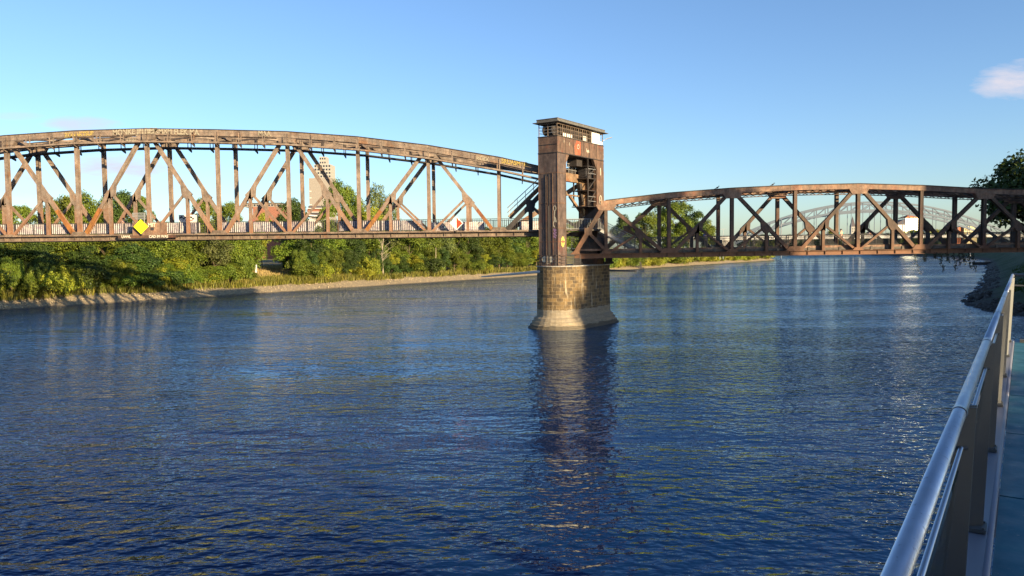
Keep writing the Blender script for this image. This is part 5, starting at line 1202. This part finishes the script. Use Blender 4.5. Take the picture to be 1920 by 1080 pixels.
# ------------------------------------------------------------------ people and bicycles on the decks
def person(x, y, z, label, top, leg, lean=0.0, face=-1):
    root = thing('person', label, 'person', (x, y, z))
    V_ = [(0, 0, .95), (0, 0, 1.2), (0, 0, 1.42), (0, 0, 1.52), (0, 0, 1.62), (0, 0, 1.74), (.1, 0, .9), (.11, .02, .5), (.12, 0, .08), (.12, .14*face, .04), (-.1, 0, .9), (-.11, .02, .5), (-.12, 0, .08), (-.12, .14*face, .04),
          (.2, 0, 1.4), (.25, .05*face, 1.14), (.18, .28*face, 1.08), (-.2, 0, 1.4), (-.25, .05*face, 1.14), (-.18, .28*face, 1.08)]
    E_ = [(0, 1), (1, 2), (2, 3), (3, 4), (4, 5), (0, 6), (6, 7), (7, 8), (8, 9), (0, 10), (10, 11), (11, 12), (12, 13), (2, 14), (14, 15), (15, 16), (2, 17), (17, 18), (18, 19)]
    Rr = [.14, .14, .15, .055, .085, .075, .09, .06, .045, .04, .09, .06, .045, .04, .06, .045, .035, .06, .045, .035]
    def skin(nm, vi, m_, grow=0.0):
        me = bpy.data.meshes.new(nm); mp = {v: i for i, v in enumerate(vi)}
        me.from_pydata([V_[v] for v in vi], [(mp[a], mp[b]) for a, b in E_ if a in mp and b in mp], []); o = bpy.data.objects.new(nm, me); COL.objects.link(o); o.parent = root; OFF[o.name] = Vector((0, 0, 0))
        md = o.modifiers.new('skin', 'SKIN'); sv = me.skin_vertices[0].data if me.skin_vertices else None
        if sv:
            for i, v in enumerate(vi): sv[i].radius = (Rr[v]+grow, Rr[v]+grow); sv[i].use_root = (i == 0)
        o.modifiers.new('sub', 'SUBSURF').levels = 1; me.materials.append(m_); return o
    M_skin = mat('skin', (.55, .33, .23), .6)
    body = skin('body', list(range(20)), M_skin); 
    skin('shirt', [1, 2, 14, 15, 17, 18], mat('shirt', top, .8), .014); skin('trousers', [0, 6, 7, 8, 10, 11, 12], mat('trousers', leg, .8), .014)
    h_ = MB(); h_.sphere((0, -.02*face, 1.70), .115, .85, 10, 6); h_.v = [(a, b, c) for a, b, c in h_.v]
    OFFp = OFF[root.name]; OFF[root.name] = Vector((0, 0, 0)); h_.build('hair', mat('hair', (.05, .03, .02), .7), root, smooth=True); OFF[root.name] = OFFp
    return root
def ensure_skin(me): pass
dzl = zb_+.44
# bpy: skin vertices layer exists only once the modifier has been added
person(at(472, 410, 80.3).x, 80.1, dzl, 'person in dark red leaning on the left span railing left of the tall block', (.25, .05, .06), (.04, .04, .06))
person(at(232, 410, 80.6).x, 80.5, dzl, 'person in dark clothes behind the left span railing beside the yellow sign', (.06, .04, .08), (.03, .03, .05))
person(at(1322, 440, 81.5).x, 81.2, fz(20)+.14, 'person in a blue top on the right span deck beside the bicycles', (.08, .12, .30), (.30, .22, .15))
person(at(1577, 440, 81.5).x, 81.5, fz(34)+.14, 'person in a teal top on the sunlit part of the right span deck', (.05, .30, .30), (.05, .05, .07))
def bike(x, y, z, label, col, first=None):
    if first is None:
        r_ = thing('bicycle', label, 'bicycle', (x, y, z), 'bicycles leaning on the right span railing'); OFFp = OFF[r_.name]; OFF[r_.name] = Vector((0, 0, 0))
        for wx in (-.52, .52):
            w = MB(); ringp = [Vector((wx+.33*math.cos(k*math.pi/9), 0, .34+.33*math.sin(k*math.pi/9))) for k in range(19)]; w.path(ringp, .022, 5)
            for k in range(0, 18, 2): w.tube((wx, 0, .34), tuple(ringp[k]), .004, .004, 3)
            w.build('wheel', M_bk, r_)
        f_ = MB()
        for a, b in (((-.52, 0, .34), (-.12, 0, .32)), ((-.12, 0, .32), (-.25, 0, .82)), ((-.25, 0, .78), (.32, 0, .82)), ((-.12, 0, .32), (.34, 0, .74)), ((-.52, 0, .34), (-.24, 0, .76)), ((.30, 0, .92), (.52, 0, .34))): f_.tube(a, b, .018, .018, 6)
        f_.build('frame', col, r_); MB().beam((-.38, 0, .88), (-.14, 0, .90), .14, .05).build('saddle', M_bk, r_); MB().tube((.28, -.28, .98), (.28, .28, .98), .015, .015, 6).tube((.28, 0, .98), (.30, 0, .9), .015).build('handlebar', M_bk, r_)
        OFF[r_.name] = OFFp; return r_
    c = copy_tree(first); c.location = (x, y, z); c['label'] = label; return c
bk = [1337, 1352, 1408, 1420, 1438, 1452, 1466, 1481]; names = ['first bicycle on the right span, counted from the person in blue', 'second bicycle on the right span, next to the first', 'bicycle third from the person in blue, right of the 1373 post', 'fourth bicycle from the person in blue', 'fifth bicycle from the person in blue', 'sixth bicycle from the person in blue', 'seventh bicycle from the person in blue', 'last bicycle of the row, farthest from the tower']
names[2] = 'third bicycle from the person in blue, just past a thick post'
first = None
for px, nm in zip(bk, names):
    x = at(px, 455, YF-.8).x; o = bike(x, YF-.75, fz(x)+.14, nm, M_gb, first); first = first or o; o.rotation_euler = (R(8), 0, rb_.uniform(-.1, .1))
# birds on the right chord
for px, py, lb_ in ((1345, 354, 'small dark bird perched on the right span chord, nearer the tower'), (1449, 348.5, 'small dark bird perched on the right span chord, nearer the crown of the arch')):
    q = at(px, py, YN); m_ = MB(); m_.sphere((0, 0, .14), .10, .8, 8, 6); m_.v = [(a*1.5, b*.8, c+a*.5) for a, b, c in m_.v]; m_.sphere((.15, 0, .28), .055, 1, 8, 5); m_.tube((.19, 0, .28), (.27, 0, .27), .018, .004, 5)
    m_.tube((-.12, 0, .08), (-.32, 0, .0), .035, .02, 5); m_.tube((0, .02, .1), (0, .02, 0), .01, .01, 4); m_.tube((0, -.02, .1), (0, -.02, 0), .01, .01, 4); m_.v = [(a+q.x, b+q.y, c+zR(q.x)+.05) for a, b, c in m_.v]
    m_.build('bird', M_bk, label=lb_, cat='bird')
# painted equipment box seen behind the left truss
a = at(358, 412, YF+1.2); b = at(386, 400, YF+1.2)
eb = thing('painted_container', 'white box covered in black and red graffiti showing above the left span railing', 'container', (a.x, YF-1.6, dzl))
MB().box(a.x, b.x, YF-1.9, YF-1.0, dzl, b.z-.3).build('body', M_white, eb); m_ = MB(); n = (a.x+b.x)/2
for k in range(9): cx = a.x+.15+(b.x-a.x-.3)*k/8; m_.tube((cx, YF-1.905, b.z-.62+.12*math.sin(k*2.2)), (cx, YF-1.93, b.z-.62+.12*math.sin(k*2.2)), .10, .10, 9)
m_.build('graffiti_black', M_gb, eb); MB().box(a.x+.7, b.x-.2, YF-1.95, YF-1.91, b.z-.95, b.z-.85).build('graffiti_red', M_gr, eb)
